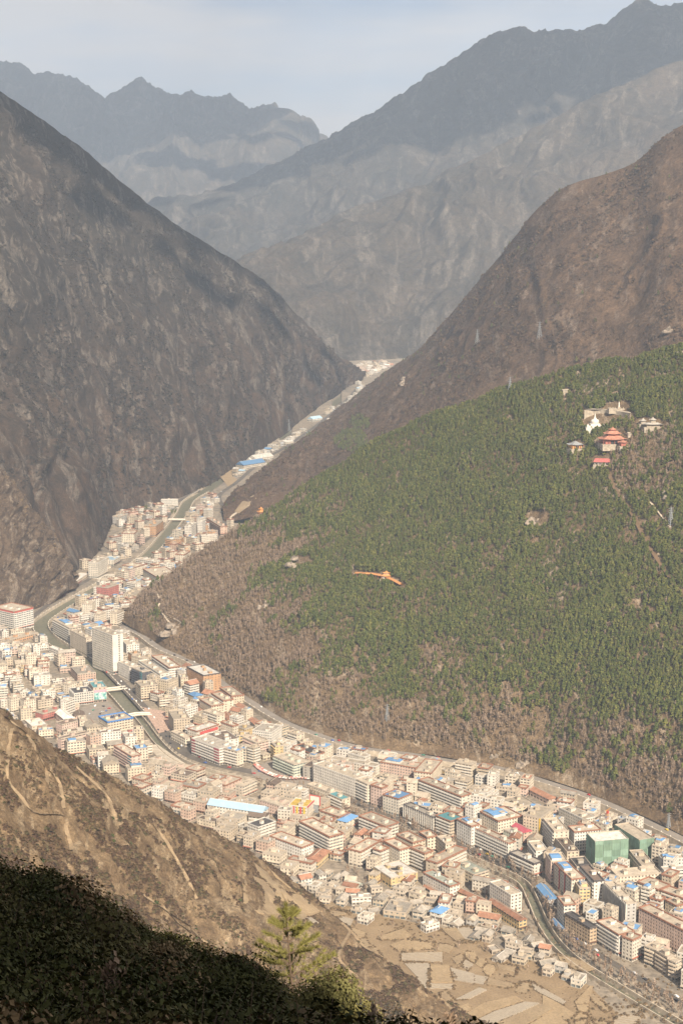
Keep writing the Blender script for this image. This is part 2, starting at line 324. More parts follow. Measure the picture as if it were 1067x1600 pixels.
# ---- dry hillside in front of the town
dh_r = [U(-260,960,520),U(-100,1050,560),U(0,1112,600),U(90,1167,630),U(200,1230,660),U(300,1287,690),U(400,1340,720),U(470,1387,735),U(520,1440,715),U(600,1505,680),U(700,1565,655),U(820,1625,645)]
dh_n = [U(-260,1250,430),U(-100,1290,460),U(0,1330,490),U(90,1380,510),U(200,1450,530),U(300,1500,550),U(400,1550,570),U(480,1590,580),U(560,1620,590),U(640,1650,592),U(740,1690,592),U(860,1720,592)]
dh_0 = [(p[0]+40, p[1]-260, p[2]-60) for p in dh_n]
dh_b = [(p[0]+.35*max(p[2]+8, 8), p[1]+.95*max(p[2]+8, 8), -8.0) for p in dh_r]
loft('dry_hillside', [dh_0, dh_n, dh_r, dh_b], 370, (8, 150, 34), M_brown, 9, 62, 5, .03, 2, .5, 8.0, foot_free=False, rough=.58, bench=(9.0, 4.0))
# ================================================================ VALLEY FLOOR, RIVER, ROADS
def pl(pts, off=0.0):
    return [onfloor(x, y) for x, y in pts]
def resample(P, step):
    P = np.asarray(P, float); P = interp(P, max(len(P)*12, 24)); d = np.concatenate([[0], np.cumsum(np.linalg.norm(np.diff(P, axis=0), axis=1))])
    s = np.arange(0, d[-1], step); return np.stack([np.interp(s, d, P[:, k]) for k in range(3)], -1)
RIV = resample(pl([(318,768),(296,782),(284,803),(262,832),(240,858),(205,888),(165,910),(120,935),(82,958),(64,974),(72,992),(100,1012),(138,1036),(172,1070),(200,1100),(225,1130),(248,1160),(275,1184),(320,1203),(380,1217),(440,1229),(490,1240),(530,1256),(590,1281),(650,1306),(720,1336),(772,1357),(815,1378),(832,1406),(845,1436),(866,1470),(900,1502),(960,1540),(1040,1588),(1100,1622)]), 6.0)
RIV2 = resample(pl([(318,768),(345,748),(366,728),(400,706),(440,680),(480,655),(520,630),(550,606)]), 8.0)
RW = 11.0; RWL = 4.2                                                       # half width of the channel
def polydist(X, Y, L):
    P = L[:, :2]; out = np.full(X.shape, 1e9)
    for i in range(0, len(P)):
        dx, dy = X-P[i, 0], Y-P[i, 1]; out = np.minimum(out, dx*dx+dy*dy)
    return np.sqrt(out)
def ribbon(name, L, hw, dz, mat, kind='structure', off=0.0, uvs=True):
    T = np.gradient(L[:, :2], axis=0); T /= np.linalg.norm(T, axis=1, keepdims=True); Nn = np.stack([-T[:, 1], T[:, 0]], -1)
    a = L.copy(); b = L.copy(); a[:, :2] += Nn*(off+hw); b[:, :2] += Nn*(off-hw); a[:, 2] += dz; b[:, 2] += dz
    V = np.concatenate([a, b]); n = len(L); i = np.arange(n-1); Q = np.stack([i, i+n, i+n+1, i+1], -1)
    s = np.arange(n)*np.linalg.norm(L[1]-L[0]); uv = np.concatenate([np.stack([s, np.full(n, hw)], -1), np.stack([s, np.full(n, -hw)], -1)])
    o = mkobj(name, fast_mesh(name, V, Q, mat, None, False, uv)); 
    if kind: o['kind'] = kind
    return o
def sweep(L, off, prof):
    """profile [(across, up)] swept along L, closed ring"""
    T = np.gradient(L[:, :2], axis=0); T /= np.linalg.norm(T, axis=1, keepdims=True); Nn = np.stack([-T[:, 1], T[:, 0]], -1)
    k = len(prof); V = []
    for (a, u) in prof:
        p = L.copy(); p[:, :2] += Nn*(off+a); p[:, 2] += u; V.append(p)
    V = np.stack(V, 1); n = len(L); I = np.arange(n*k).reshape(n, k); Q = []
    for j in range(k):
        j2 = (j+1) % k; Q.append(np.stack([I[:-1, j], I[1:, j], I[1:, j2], I[:-1, j2]], -1))
    return V.reshape(-1, 3), np.concatenate(Q)
def groundmat():
    m, n, l, b = newmat('town_ground'); t = n.new('ShaderNodeTexCoord'); P = t.outputs['Object']
    a = noisenode(n, l, P, .02, 5, .6); f = noisenode(n, l, P, .16, 5, .65)
    c = mixnode(n, l, rampnode(n, l, a, [(.38, 0), (.62, 1)]), (.22, .19, .155), (.30, .25, .19))
    c = mixnode(n, l, 1.0, c, rampnode(n, l, f, [(.3, .6), (.7, 1.2)]), 'MULTIPLY'); l.new(c, b.inputs['Base Color']); b.inputs['Roughness'].default_value = .95
    return m
M_ground = groundmat()
# fine sheet under the town with the river channel pressed into it
def floor_sheet(name, xs, ys, chan):
    X, Y = np.meshgrid(xs, ys); Z = np.maximum(0, .03*(Y-1200*S))-.25
    if chan:
        for L, w in chan:
            d = polydist(X, Y, L[::2]); Z = np.minimum(Z, np.maximum(0, .03*(Y-1200*S))-.25-6.0*np.clip((w+4.5-d)/4.0, 0, 1))
    nr, nc = X.shape; I = np.arange(nr*nc).reshape(nr, nc); Q = np.stack([I[:-1, :-1], I[:-1, 1:], I[1:, 1:], I[1:, :-1]], -1).reshape(-1, 4)
    return tag(mkobj(name, fast_mesh(name, np.stack([X, Y, Z], -1).reshape(-1, 3), Q, M_ground)), kind='structure')
floor_sheet('ground', np.concatenate([[-5200, -2500, -900], np.arange(-620, 481, 4.5), [800, 2500, 5200]]),
            np.concatenate([[-700, 300], np.arange(950, 3800, 5.0), [4200, 4800, 5600, 6500, 9000, 20000]]), [(RIV[:int(len(RIV)*.6)], RW), (RIV[int(len(RIV)*.6):], RWL), (RIV2, RW)])
m, n, l, b = newmat('river_water'); t = n.new('ShaderNodeTexCoord'); f = noisenode(n, l, t.outputs['Object'], .25, 5, .7)
l.new(mixnode(n, l, rampnode(n, l, f, [(.35, 0), (.7, 1)]), (.10, .105, .075), (.20, .18, .125)), b.inputs['Base Color']); b.inputs['Roughness'].default_value = .35
bp = n.new('ShaderNodeBump'); bp.inputs['Strength'].default_value = .5; l.new(f, bp.inputs['Height']); l.new(bp.outputs[0], b.inputs['Normal']); M_water = m
ribbon('river', RIV[:int(len(RIV)*.6)+1], RW+2, -3.6, M_water); ribbon('river', RIV[int(len(RIV)*.6):], RWL+2, -3.6, M_water); ribbon('river', RIV2, RW+1, -3.4, M_water)
M_stone = plain('stone_wall', (.50, .43, .34), .9, .3, .2); M_asph = plain('asphalt', (.13, .115, .10), .9, .22, .06); M_conc = plain('concrete', (.47, .41, .33), .9, .22, .15)
M_post = plain('painted_post', (.68, .64, .57), .8, .1)
def embank(L, side, label, h=1.2, posts=True, off=None, cap=0.0, name='river_wall', cat='wall', deep=6.0):
    o0 = (RW+.6 if off is None else off)*side
    V, Q = sweep(L, o0, [(-.45, -deep), (.45, -deep), (.45, h), (-.45, h)])
    root = empty(name, tuple(L[len(L)//2])); loc = np.array(root.location)
    w = mkobj('wall', fast_mesh('wall', V-loc, Q, M_stone), root)
    if posts:
        mb = MB(); T = np.gradient(L[:, :2], axis=0)
        for i in range(0, len(L), 2):
            t = T[i]/np.linalg.norm(T[i]); p = L[i, :2]+np.array([-t[1], t[0]])*o0-loc[:2]; z = L[i, 2]-loc[2]
            mb.box(p[0]-.5, p[0]+.5, p[1]-.5, p[1]+.5, z+h-.2, z+h+.8)
        tag(mb.build('posts', M_post, root), kind='stuff')
    return tag(root, label, cat)
n1 = int(len(RIV)*.25); 
def sub(L, a, b):
    px, py = topix(L); k = [i for i in range(len(L)) if a <= i/len(L) <= b]; return L[k]
embank(sub(RIV, 0, .60), -1, 'long stone embankment wall on the town-centre side of the upper river', name='embankment_wall')
embank(sub(RIV, 0, .60), 1, 'stone embankment wall on the old-quarter side of the upper river', name='embankment_wall')
embank(sub(RIV, .60, 1), -1, 'stone embankment wall on the apartment side of the lower river', off=RWL+.6, posts=False, h=.9, name='embankment_wall')
embank(sub(RIV, .60, 1), 1, 'pale stone embankment wall on the village side of the lower river', off=RWL+.6, posts=False, h=.9, name='embankment_wall')
# roads
HILLRD = resample(pl([(188,978),(215,992),(250,1018),(300,1040),(337,1066),(380,1095),(440,1132),(490,1152),(560,1174),(640,1185),(700,1195),(780,1207),(850,1228),(910,1248),(960,1268),(1010,1292),(1075,1325),(1180,1390)]), 7.0); HILLRD[:, 2] += 4.8*np.clip(np.arange(len(HILLRD))/12.0, 0, 1)       # the road runs on a raised bench
UPRD = resample(pl([(188,978),(215,952),(255,915),(300,878),(345,838),(352,800),(343,775),(372,752),(410,720),(450,696),(490,668),(525,640),(548,618),(562,601)]), 9.0)
RIVRD = resample(pl([(96,965),(88,985),(112,1005),(150,1030),(188,1066),(215,1095),(244,1128),(262,1150),(290,1176),(330,1192),(400,1207),(470,1222),(520,1240),(600,1268),(660,1292),(735,1326),(790,1350),(822,1364)]), 8.0)
LOWRD = resample(pl([(868,1440),(884,1460),(919,1482),(960,1506),(1000,1530),(1080,1574),(1130,1604)]), 8.0)
ri = int(len(RIV)*.60)
LEFTRD = resample(pl([(58,968),(100,935),(150,905),(195,878),(240,842),(268,812),(285,785),(320,766)]), 8.0)
ribbon('hill_road', HILLRD, 5.6, .25, plain('worn_asphalt', (.25, .22, .19), .9, .15, .06)); ribbon('valley_road', UPRD, 5, .25, M_asph); ribbon('river_road', RIVRD, 6.5, .03, M_asph); ribbon('lower_road', LOWRD, 3.5, .03, M_asph); ribbon('left_bank_road', LEFTRD, 4.5, .03, M_asph, off=RW*1.0)
embank(HILLRD, -1, 'long low parapet with white posts along the road at the wooded hill foot', off=6.3, h=1.0, name='road_parapet', deep=9.0)
M_sq = plain('paved_square', (.27, .235, .20), .9, .15, .2)
def slab(name, pts, dz, mat, thick=.3):
    P = [onfloor(x, y) for x, y in pts]; n = len(P); vs = [(p[0], p[1], p[2]+dz) for p in P]+[(p[0], p[1], p[2]+dz-thick) for p in P]
    fs = [tuple(range(n))]+[(i, i+n, (i+1) % n+n, (i+1) % n) for i in range(n)]
    a = sum(vs[i][0]*vs[(i+1) % n][1]-vs[(i+1) % n][0]*vs[i][1] for i in range(n))
    if a < 0: fs = [f[::-1] for f in fs]
    return tag(mkobj(name, fast_mesh(name, vs, fs, mat)), kind='structure')
slab('pavement', [(126,1106),(168,1094),(186,1116),(200,1130),(172,1150),(130,1130)], .1, M_sq)
slab('pavement', [(392,1200),(425,1188),(490,1222),(488,1232),(430,1226),(395,1212)], .16, M_sq)
slab('pavement', [(222,1105),(262,1112),(268,1140),(248,1146)], .16, plain('rubble', (.48,.34,.27), .95, .4, .4))
# river promenade (paved) beside the lower part of the upper river
slab('pavement', [(228,1165),(246,1163),(300,1200),(290,1208),(262,1196)], .14, M_conc)
# ---------------------------------------------------------------- bridges
def bridge(c, half, wid, label, arch=0.0, ang=None):
    L = RIV[:, :2]; p = onfloor(*c); i = int(np.argmin(((L-np.array(p[:2]))**2).sum(1))); t = L[min(i+1, len(L)-1)]-L[i-1]; a = math.atan2(t[1], t[0])+math.pi/2
    r = empty('bridge', (L[i][0], L[i][1], RIV[i, 2]), a if ang is None else ang); d = MB()
    N = 10
    for k in range(N):
        x0, x1 = -half+2*half*k/N, -half+2*half*(k+1)/N; z0, z1 = arch*(1-(x0/half)**2), arch*(1-(x1/half)**2)
        d.add([(x0,-wid,z0-.9),(x1,-wid,z1-.9),(x1,wid,z1-.9),(x0,wid,z0-.9),(x0,-wid,z0+.2),(x1,-wid,z1+.2),(x1,wid,z1+.2),(x0,wid,z0+.2)],
              [(0,3,2,1),(4,5,6,7),(0,1,5,4),(2,3,7,6)])
    d.build('deck', M_conc, r); 
    for s in (-1, 1):
        R = MB()
        for k in range(N):
            x0, x1 = -half+2*half*k/N, -half+2*half*(k+1)/N; z0, z1 = arch*(1-(x0/half)**2), arch*(1-(x1/half)**2); y = s*wid
            R.add([(x0,y-.25,z0+.2),(x1,y-.25,z1+.2),(x1,y+.25,z1+.2),(x0,y+.25,z0+.2),(x0,y-.25,z0+1.5),(x1,y-.25,z1+1.5),(x1,y+.25,z1+1.5),(x0,y+.25,z0+1.5)],
                  [(0,3,2,1),(4,5,6,7),(0,1,5,4),(2,3,7,6),(1,2,6,5),(3,0,4,7)])
        R.build('parapet', M_post, r)
    for s in (-1, 1): MB().box(s*half-1.5, s*half+1.5, -wid, wid, -6, -.9).build('abutment', M_stone, r)
    return tag(r, label, 'bridge'), r
bridge((177,1076), 17, 5, 'low flat concrete road bridge across the river below the billboard building')
b2, r2 = bridge((214,1118), 17, 4, 'humped stone footbridge with pale parapets beside the pale yellow hotel', 2.2)
bridge((484,1240), 19, 16, 'broad flat bridge deck carrying the street by the market square')
bridge((283,812), 18, 4, 'plain white road bridge over the green upper reach of the river')
b5, r5 = bridge((160,905), 22, 3.5, 'white arch bridge over the river beside the long riverside sheds')
for s in (-1, 1):
    mb = MB(); pr = None
    for k in range(13):
        x = -20+40*k/12; q = (x, s*3.6, .8+8*(1-(x/20)**2))
        if pr: mb.cone(pr, q, .6, .6, 5)
        pr = q
        if 0 < k < 12: mb.cone((x, s*3.6, .2), q, .2, .2, 4)
    mb.build('arch', M_post, r5)
# ================================================================ BUILDINGS
FOOT = []            # footprints already taken: (cx, cy, ang, lx, ly)
BLD = []             # every building, for labels that need a neighbour
M_dark = plain('dark_opening', (.05, .045, .045)); M_glassd = panemat(0)
M_shop = plain('shopfront', (.17, .10, .075), .6, .5, .5); M_tank = plain('water_tank', (.55, .55, .54), .4, .1); M_awn = plain('awning', (.42, .16, .11), .7, .3, .3)
def facade(o, ux, nrm, L, n, style, fh, base, rs):
    """wall with recessed openings: returns wall verts/quads and pane verts/quads"""
    bw = {'g': 3.4, 'b': 4.4, 'v': 3.0, 'x': 5.5, 's': 3.8, 'q': 2.7}[style]
    nb = max(1, int(round(L/bw))); nb = min(nb, 26); cw = L/nb
    I, K = np.meshgrid(np.arange(nb), np.arange(n), indexing='ij'); I = I.ravel(); K = K.ravel()
    x0 = I*cw; x1 = x0+cw; z0 = base+K*fh; z1 = z0+fh; z0 = np.where(K == 0, -2.0, z0)
    wf = {'g': .27, 'b': .06, 'v': .2, 'x': .33, 's': .16, 'q': .24}[style]; lo = {'g': .30, 'b': .42, 'v': .24, 'x': .35, 's': .36, 'q': .3}[style]; hi = {'g': .82, 'b': .86, 'v': .88, 'x': .75, 's': .88, 'q': .8}[style]
    a = x0+cw*wf; b = x1-cw*wf; zz = base+K*fh; c = zz+fh*lo; d = zz+fh*hi
    g = K == 0; c = np.where(g, zz+.1, c); d = np.where(g, zz+fh*.78, d); a = np.where(g, x0+cw*.08, a); b = np.where(g, x1-cw*.08, b)
    dep = .35; o = np.array(o, float); ux = np.array(ux, float); nrm = np.array(nrm, float)
    def P(x, z, y=0.0): return o+ux*x[:, None]+nrm*y+np.stack([0*z, 0*z, z], -1)
    V = np.stack([P(x0,z0), P(x1,z0), P(x1,z1), P(x0,z1), P(a,c), P(b,c), P(b,d), P(a,d), P(a,c,-dep), P(b,c,-dep), P(b,d,-dep), P(a,d,-dep)], 1)
    q = np.array([(0,1,5,4),(1,2,6,5),(2,3,7,6),(3,0,4,7),(4,5,9,8),(5,6,10,9),(6,7,11,10),(7,4,8,11)])
    if o[1]*0 == 0 and rs == 'plain': q = q[:4]
    m = len(x0); Q = (np.arange(m)*12)[:, None, None]+q[None]
    PV = np.stack([P(a,c,-dep+.03), P(b,c,-dep+.03), P(b,d,-dep+.03), P(a,d,-dep+.03)], 1); PQ = np.arange(m*4).reshape(m, 4)
    return V.reshape(-1, 3), Q.reshape(-1, 4), PV.reshape(-1, 3), PQ
def overlap(a, b, grow=0.0):
    if (a[0]-b[0])**2+(a[1]-b[1])**2 > ((math.hypot(a[3], a[4])+math.hypot(b[3], b[4]))/2+2+grow)**2: return False
    def cor(r, g):
        c, s = math.cos(r[2]), math.sin(r[2]); return [(r[0]+c*x*(r[3]/2+g)-s*y*(r[4]/2+g), r[1]+s*x*(r[3]/2+g)+c*y*(r[4]/2+g)) for x, y in ((-1,-1),(1,-1),(1,1),(-1,1))]
    A, B = cor(a, grow), cor(b, 0)
    for r in (a, b):
        for an in (r[2], r[2]+math.pi/2):
            ax, ay = math.cos(an), math.sin(an); pa = [x*ax+y*ay for x, y in A]; pb = [x*ax+y*ay for x, y in B]
            if max(pa) < min(pb) or max(pb) < min(pa): return False
    return True
WORDN = ['', 'single-storey', 'two-storey', 'three-storey', 'four-storey', 'five-storey', 'six-storey', 'seven-storey', 'eight-storey', 'nine-storey', 'ten-storey']
def bld(cx, cy, ang, lx, ly, n, wall='c', roof='t', style='g', opts='', label=None, mark=None, fh=3.15, far=False, cat='building', name='building', group=None):
    rs = random.Random(int(abs(cx*7.13+cy*3.77)*10)); h = n*fh; base = 0.0; gz = zf(cy)
    root = empty(name, (cx, cy, gz), ang); hx, hy = lx/2, ly/2; var = rs.randrange(3)
    gab = 'G' in opts or 'H' in opts
    WV, WQ, PV, PQ = [], [], [], []; wo = po = 0
    if 'N' in opts:
        mb = MB()
        for i, (x0, x1, y0, y1) in enumerate(((-hx, hx, -hy, -hy), (-hx, -hx, -hy, hy), (hx, hx, -hy, hy), (-hx, hx, hy, hy))):
            pass
        MB().box(-hx+.6, hx-.6, -hy+.6, hy-.6, -2, h-.3).build('concrete_core', M_conc, root)
        # netting hung in sheets, each its own panel
        def sheets(o, ux, nx, L):
            nb = max(1, int(round(L/7.5)))
            for i in range(nb):
                for k in range(0, n, 2):
                    a0, a1 = L*i/nb+.12, L*(i+1)/nb-.12; z0, z1 = k*fh+.2, min(k+2, n)*fh+.9; V = []
                    for j in range(5):
                        x = a0+(a1-a0)*j/4; dy = .25+.35*rs.random()
                        V += [(o[0]+ux[0]*x+nx[0]*dy, o[1]+ux[1]*x+nx[1]*dy, z0), (o[0]+ux[0]*x+nx[0]*(dy*.6), o[1]+ux[1]*x+nx[1]*(dy*.6), z1)]
                    fs = [(2*j, 2*j+2, 2*j+3, 2*j+1) for j in range(4)]
                    mkobj('netting_panel', fast_mesh('netting_panel', V, fs, wallmat('n', rs.randrange(5)), None, True), root)
        sheets((-hx,-hy), (1,0), (0,-1), lx); sheets((-hx,hy), (0,-1), (-1,0), ly); sheets((hx,-hy), (0,1), (1,0), ly); sheets((hx,hy), (-1,0), (0,1), lx)
    else:
        st2 = 'x' if style in 'bv' and min(lx, ly) < 16 else style
        for (o, ux, nx, L, f) in (((-hx,-hy,0), (1,0,0), (0,-1,0), lx, style if lx >= ly*.8 else st2), ((hx,-hy,0), (0,1,0), (1,0,0), ly, style if ly >= lx*.8 else st2),
                               ((hx,hy,0), (-1,0,0), (0,1,0), lx, 'x' if far else style), ((-hx,hy,0), (0,-1,0), (-1,0,0), ly, style if ly >= lx*.8 else st2)):
            a, b, c, d = facade(o, ux, nx, L, n, f, fh, base, 'plain' if cy > 2700 else 'deep'); WV.append(a); WQ.append(b+wo); wo += len(a); PV.append(c); PQ.append(d+po); po += len(c)
        WV = np.concatenate(WV); WQ = np.concatenate(WQ); PV = np.concatenate(PV); PQ = np.concatenate(PQ)
        mkobj('wall', fast_mesh('wall', WV, WQ, wallmat(wall, var)), root)
        w = mkobj('windows', fast_mesh('windows', PV, PQ, panemat(rs.randrange(3))), root); w['kind'] = 'stuff'
    tr = TRIM['R' if 'R' in opts else 'D' if 'D' in opts else 'B' if 'U' in opts else ('W' if wall in 'wb' else 'T')]
    if gab:
        ov = .7; rh = min(lx, ly)*(.26 if 'H' in opts else .30); a, b = hx+ov, hy+ov
        if 'H' in opts:
            e = min(a, b)*.85
            r0, r1 = ((-a+e, 0, h+rh), (a-e, 0, h+rh)) if lx >= ly else ((0, -b+e, h+rh), (0, b-e, h+rh))
        else: r0, r1 = ((-a, 0, h+rh), (a, 0, h+rh)) if lx >= ly else ((0, -b, h+rh), (0, b, h+rh))
        vs = [(-a,-b,h), (a,-b,h), (a,b,h), (-a,b,h), r0, r1]
        fs = [(0,1,5,4), (2,3,4,5), (1,2,5), (3,0,4), (0,3,2,1)] if lx >= ly else [(1,2,5,4), (3,0,4,5), (0,1,4), (2,3,5), (0,3,2,1)]
        MB().add(vs, fs).build('roof', roofmat(roof, var), root)
        rd = MB(); rd.cone(Vector(r0)+Vector((0,0,.05)), Vector(r1)+Vector((0,0,.05)), .28, .28, 5); rd.build('ridge_cap', tr, root)
    else:
        rz = h-.25
        MB().box(-hx+.3, hx-.3, -hy+.3, hy-.3, rz-.4, rz).build('roof', roofmat(roof, var), root)
        ph = .55+.5*rs.random(); ov = .45 if 'R' in opts or 'D' in opts or 'U' in opts else .12; p = MB(); t = .35+ov
        for (x0, x1, y0, y1) in ((-hx-ov, hx+ov, -hy-ov, -hy-ov+t), (-hx-ov, hx+ov, hy+ov-t, hy+ov), (-hx-ov, -hx-ov+t, -hy-ov+t, hy+ov-t), (hx+ov-t, hx+ov, -hy-ov+t, hy+ov-t)):
            p.box(x0, x1, y0, y1, h-.5, h+ph)
        p.build('parapet', tr, root)
        if 'O' in opts:                                    # round light well
            q = MB(); r = min(lx, ly)*.17
            q.lathe([(r, rz+.02), (r, rz+1.3), (r+.8, rz+1.3), (r+.8, rz+.02)], 24); q.build('light_well_rim', tr, root)
            MB().add([(r*math.cos(i*math.pi/12), r*math.sin(i*math.pi/12), rz+.06) for i in range(24)], [tuple(range(24))]).build('light_well', M_dark, root)
        if 'Q' in opts:                                    # roof terrace opening
            MB().box(-hx*.45, hx*.45, -hy*.4, hy*.4, rz+.01, rz+.2).build('roof_court', roofmat('n', 0), root)
        area = lx*ly
        if area > 90 and 'N' not in opts:
            k = 1+(area > 400)+(area > 800)
            for i in range(k):
                sx, sy, sh = 3+2.5*rs.random(), 3+2*rs.random(), 2.2+1.0*rs.random()
                if sx > lx*.6 or sy > ly*.6: continue
                px = -hx+lx*((i+.5)/k)*.9+rs.uniform(-1, 1) if lx >= ly else rs.uniform(-hx*.4, hx*.4); py = rs.uniform(-hy*.4, hy*.4) if lx >= ly else -hy+ly*((i+.5)/k)*.9
                px = max(-hx+sx/2+.5, min(hx-sx/2-.5, px)); py = max(-hy+sy/2+.5, min(hy-sy/2-.5, py))
                s = MB(); s.box(px-sx/2, px+sx/2, py-sy/2, py+sy/2, rz, h+sh); s.build('stair_house', wallmat(wall, var), root)
                MB().box(px-sx/2-.25, px+sx/2+.25, py-sy/2-.25, py+sy/2+.25, h+sh, h+sh+.25).build('stair_house_roof', roofmat('t', rs.randrange(3)), root)
                if rs.random() < .5:
                    MB().lathe([(0, h+1.9), (.75, h+1.8), (.75, h+.2), (.7, rz)], 9, 0, (px+sx*.9 if px+sx*.9 < hx-1 else px-sx*.9, py)).build('water_tank', M_tank, root)
        if 'B' in opts:                                    # blue sheet-metal penthouse on the roof
            f = .55+.25*rs.random(); sx, sy = (lx*.42, ly*f) if lx > ly*1.5 else (lx*f, ly*.42) if ly > lx*1.5 else (lx*.6, ly*.6)
            px = (hx-sx/2-1)*rs.choice((-.8, .2, .7)); py = (hy-sy/2-1)*rs.choice((-.5, .3, .8)); z0 = rz+2.3
            MB().box(px-sx/2+.3, px+sx/2-.3, py-sy/2+.3, py+sy/2-.3, rz, z0).build('roof_shed', wallmat('w', var), root)
            s = MB(); s.add([(px-sx/2,py-sy/2,z0), (px+sx/2,py-sy/2,z0), (px+sx/2,py+sy/2,z0), (px-sx/2,py+sy/2,z0), (px-sx/2,py,z0+.9), (px+sx/2,py,z0+.9)], [(0,1,5,4),(2,3,4,5),(1,2,5),(3,0,4),(0,3,2,1)])
            s.build('roof_shed_cover', roofmat('b', var), root)
    if 'K' in opts or (style == 'b' and n > 3 and 'N' not in opts):            # balcony trays
        mb = MB(); nbal = 0
        for k in range(1, n):
            z = k*fh
            for (x0, x1, y0, y1) in ((-hx+.8, hx-.8, -hy-1.1, -hy-.02), (-hx-1.1, -hx-.02, -hy+.8, hy-.8)):
                if (x1-x0 > 3*(y1-y0) and lx >= ly*.8) or (y1-y0 > 3*(x1-x0) and ly >= lx*.8):
                    mb.box(x0, x1, y0, y1, z-.15, z+.95)
        if mb.v: tag(mb.build('balconies', TRIM['W'] if wall in 'wcb' else wallmat(wall, var), root), kind='stuff')
    if style == 'v':                                       # pilasters
        mb = MB()
        for (L, ax) in ((lx, 0), (ly, 1)):
            nb = max(1, min(26, int(round(L/3.0))))
            if L < 14: continue
            for i in range(0, nb+1):
                t = -L/2+L*i/nb
                if ax == 0: mb.box(t-.35, t+.35, -hy-.7, -hy-.02, 3.2, h+.3)
                else: mb.box(-hx-.7, -hx-.02, t-.35, t+.35, 3.2, h+.3)
        if mb.v: tag(mb.build('pilasters', TRIM['W'] if wall != 'c' else TRIM['T'], root), kind='stuff')
    if n >= 3 and 'N' not in opts and not far:             # shopfront canopy
        mb = MB(); mb.box(-hx, hx, -hy-1.6, -hy-.02, 2.75, 3.05); mb.build('canopy', rs.choice((M_awn, M_conc, M_conc, M_shop)), root)
    tag(root, None, cat, group)
    d = dict(o=root, x=cx, y=cy, z=gz+h, n=n, wall=wall, roof=roof, opts=opts, label=label, mark=mark, lx=lx, ly=ly, cat=cat); BLD.append(d)
    FOOT.append((cx, cy, ang, lx+1, ly+1)); return root
CROPS = dict(K1=(60,770,180), K2=(200,770,180), K3=(0,930,200), K4=(140,930,200), K5=(0,1030,200), K6=(150,1060,200), K7=(280,1030,200), K8=(220,1160,200), K9=(360,1130,200),
             K10=(480,1140,200), K11=(380,1250,200), K12=(540,1260,200), K13=(640,1170,200), K14=(700,1270,200), K15=(790,1220,200), K16=(887,1270,180), K17=(847,1370,220), K18=(540,1380,200), K19=(700,1400,200), P=(0,0,1067))
def place(spec):
    """crop  roof corners left / front / right  storeys wall roof style options | label | landmark phrase"""
    f = spec.split('|'); t = f[0].split(); ox, oy, w = CROPS[t[0]]; k = w/1067.0; n = int(t[4]); h = n*3.15
    A, B, C = [np.array(onfloor(*(np.array([float(v) for v in q.split(',')])*k+np.array([ox, oy])), h))[:2] for q in t[1:4]]
    u = A-B; v = C-B
    if np.linalg.norm(u) >= np.linalg.norm(v):
        ud = u/np.linalg.norm(u); vd = np.array([ud[1], -ud[0]]); lv = abs(v@vd); lu = np.linalg.norm(u)
    else:
        vd = v/np.linalg.norm(v); ud = np.array([-vd[1], vd[0]]); lu = abs(u@ud); lv = np.linalg.norm(v)
    lu, lv = max(lu, 6), max(lv, 6); c = B+ud*lu/2+vd*lv/2
    # shrink a little if the neighbour already stands here
    for s in (1, .93, .86, .78, .7):
        r = (c[0], c[1], math.atan2(vd[1], vd[0]), lv*s, lu*s)
        if not any(overlap(r, q, .3) for q in FOOT): break
    else:
        s = .7
    return bld(c[0], c[1], math.atan2(vd[1], vd[0]), lv*s, lu*s, n, t[5], t[6], t[7], t[8] if len(t) > 8 else '', f[1].strip() if len(f) > 1 and f[1].strip() else None, f[2].strip() if len(f) > 2 else None)
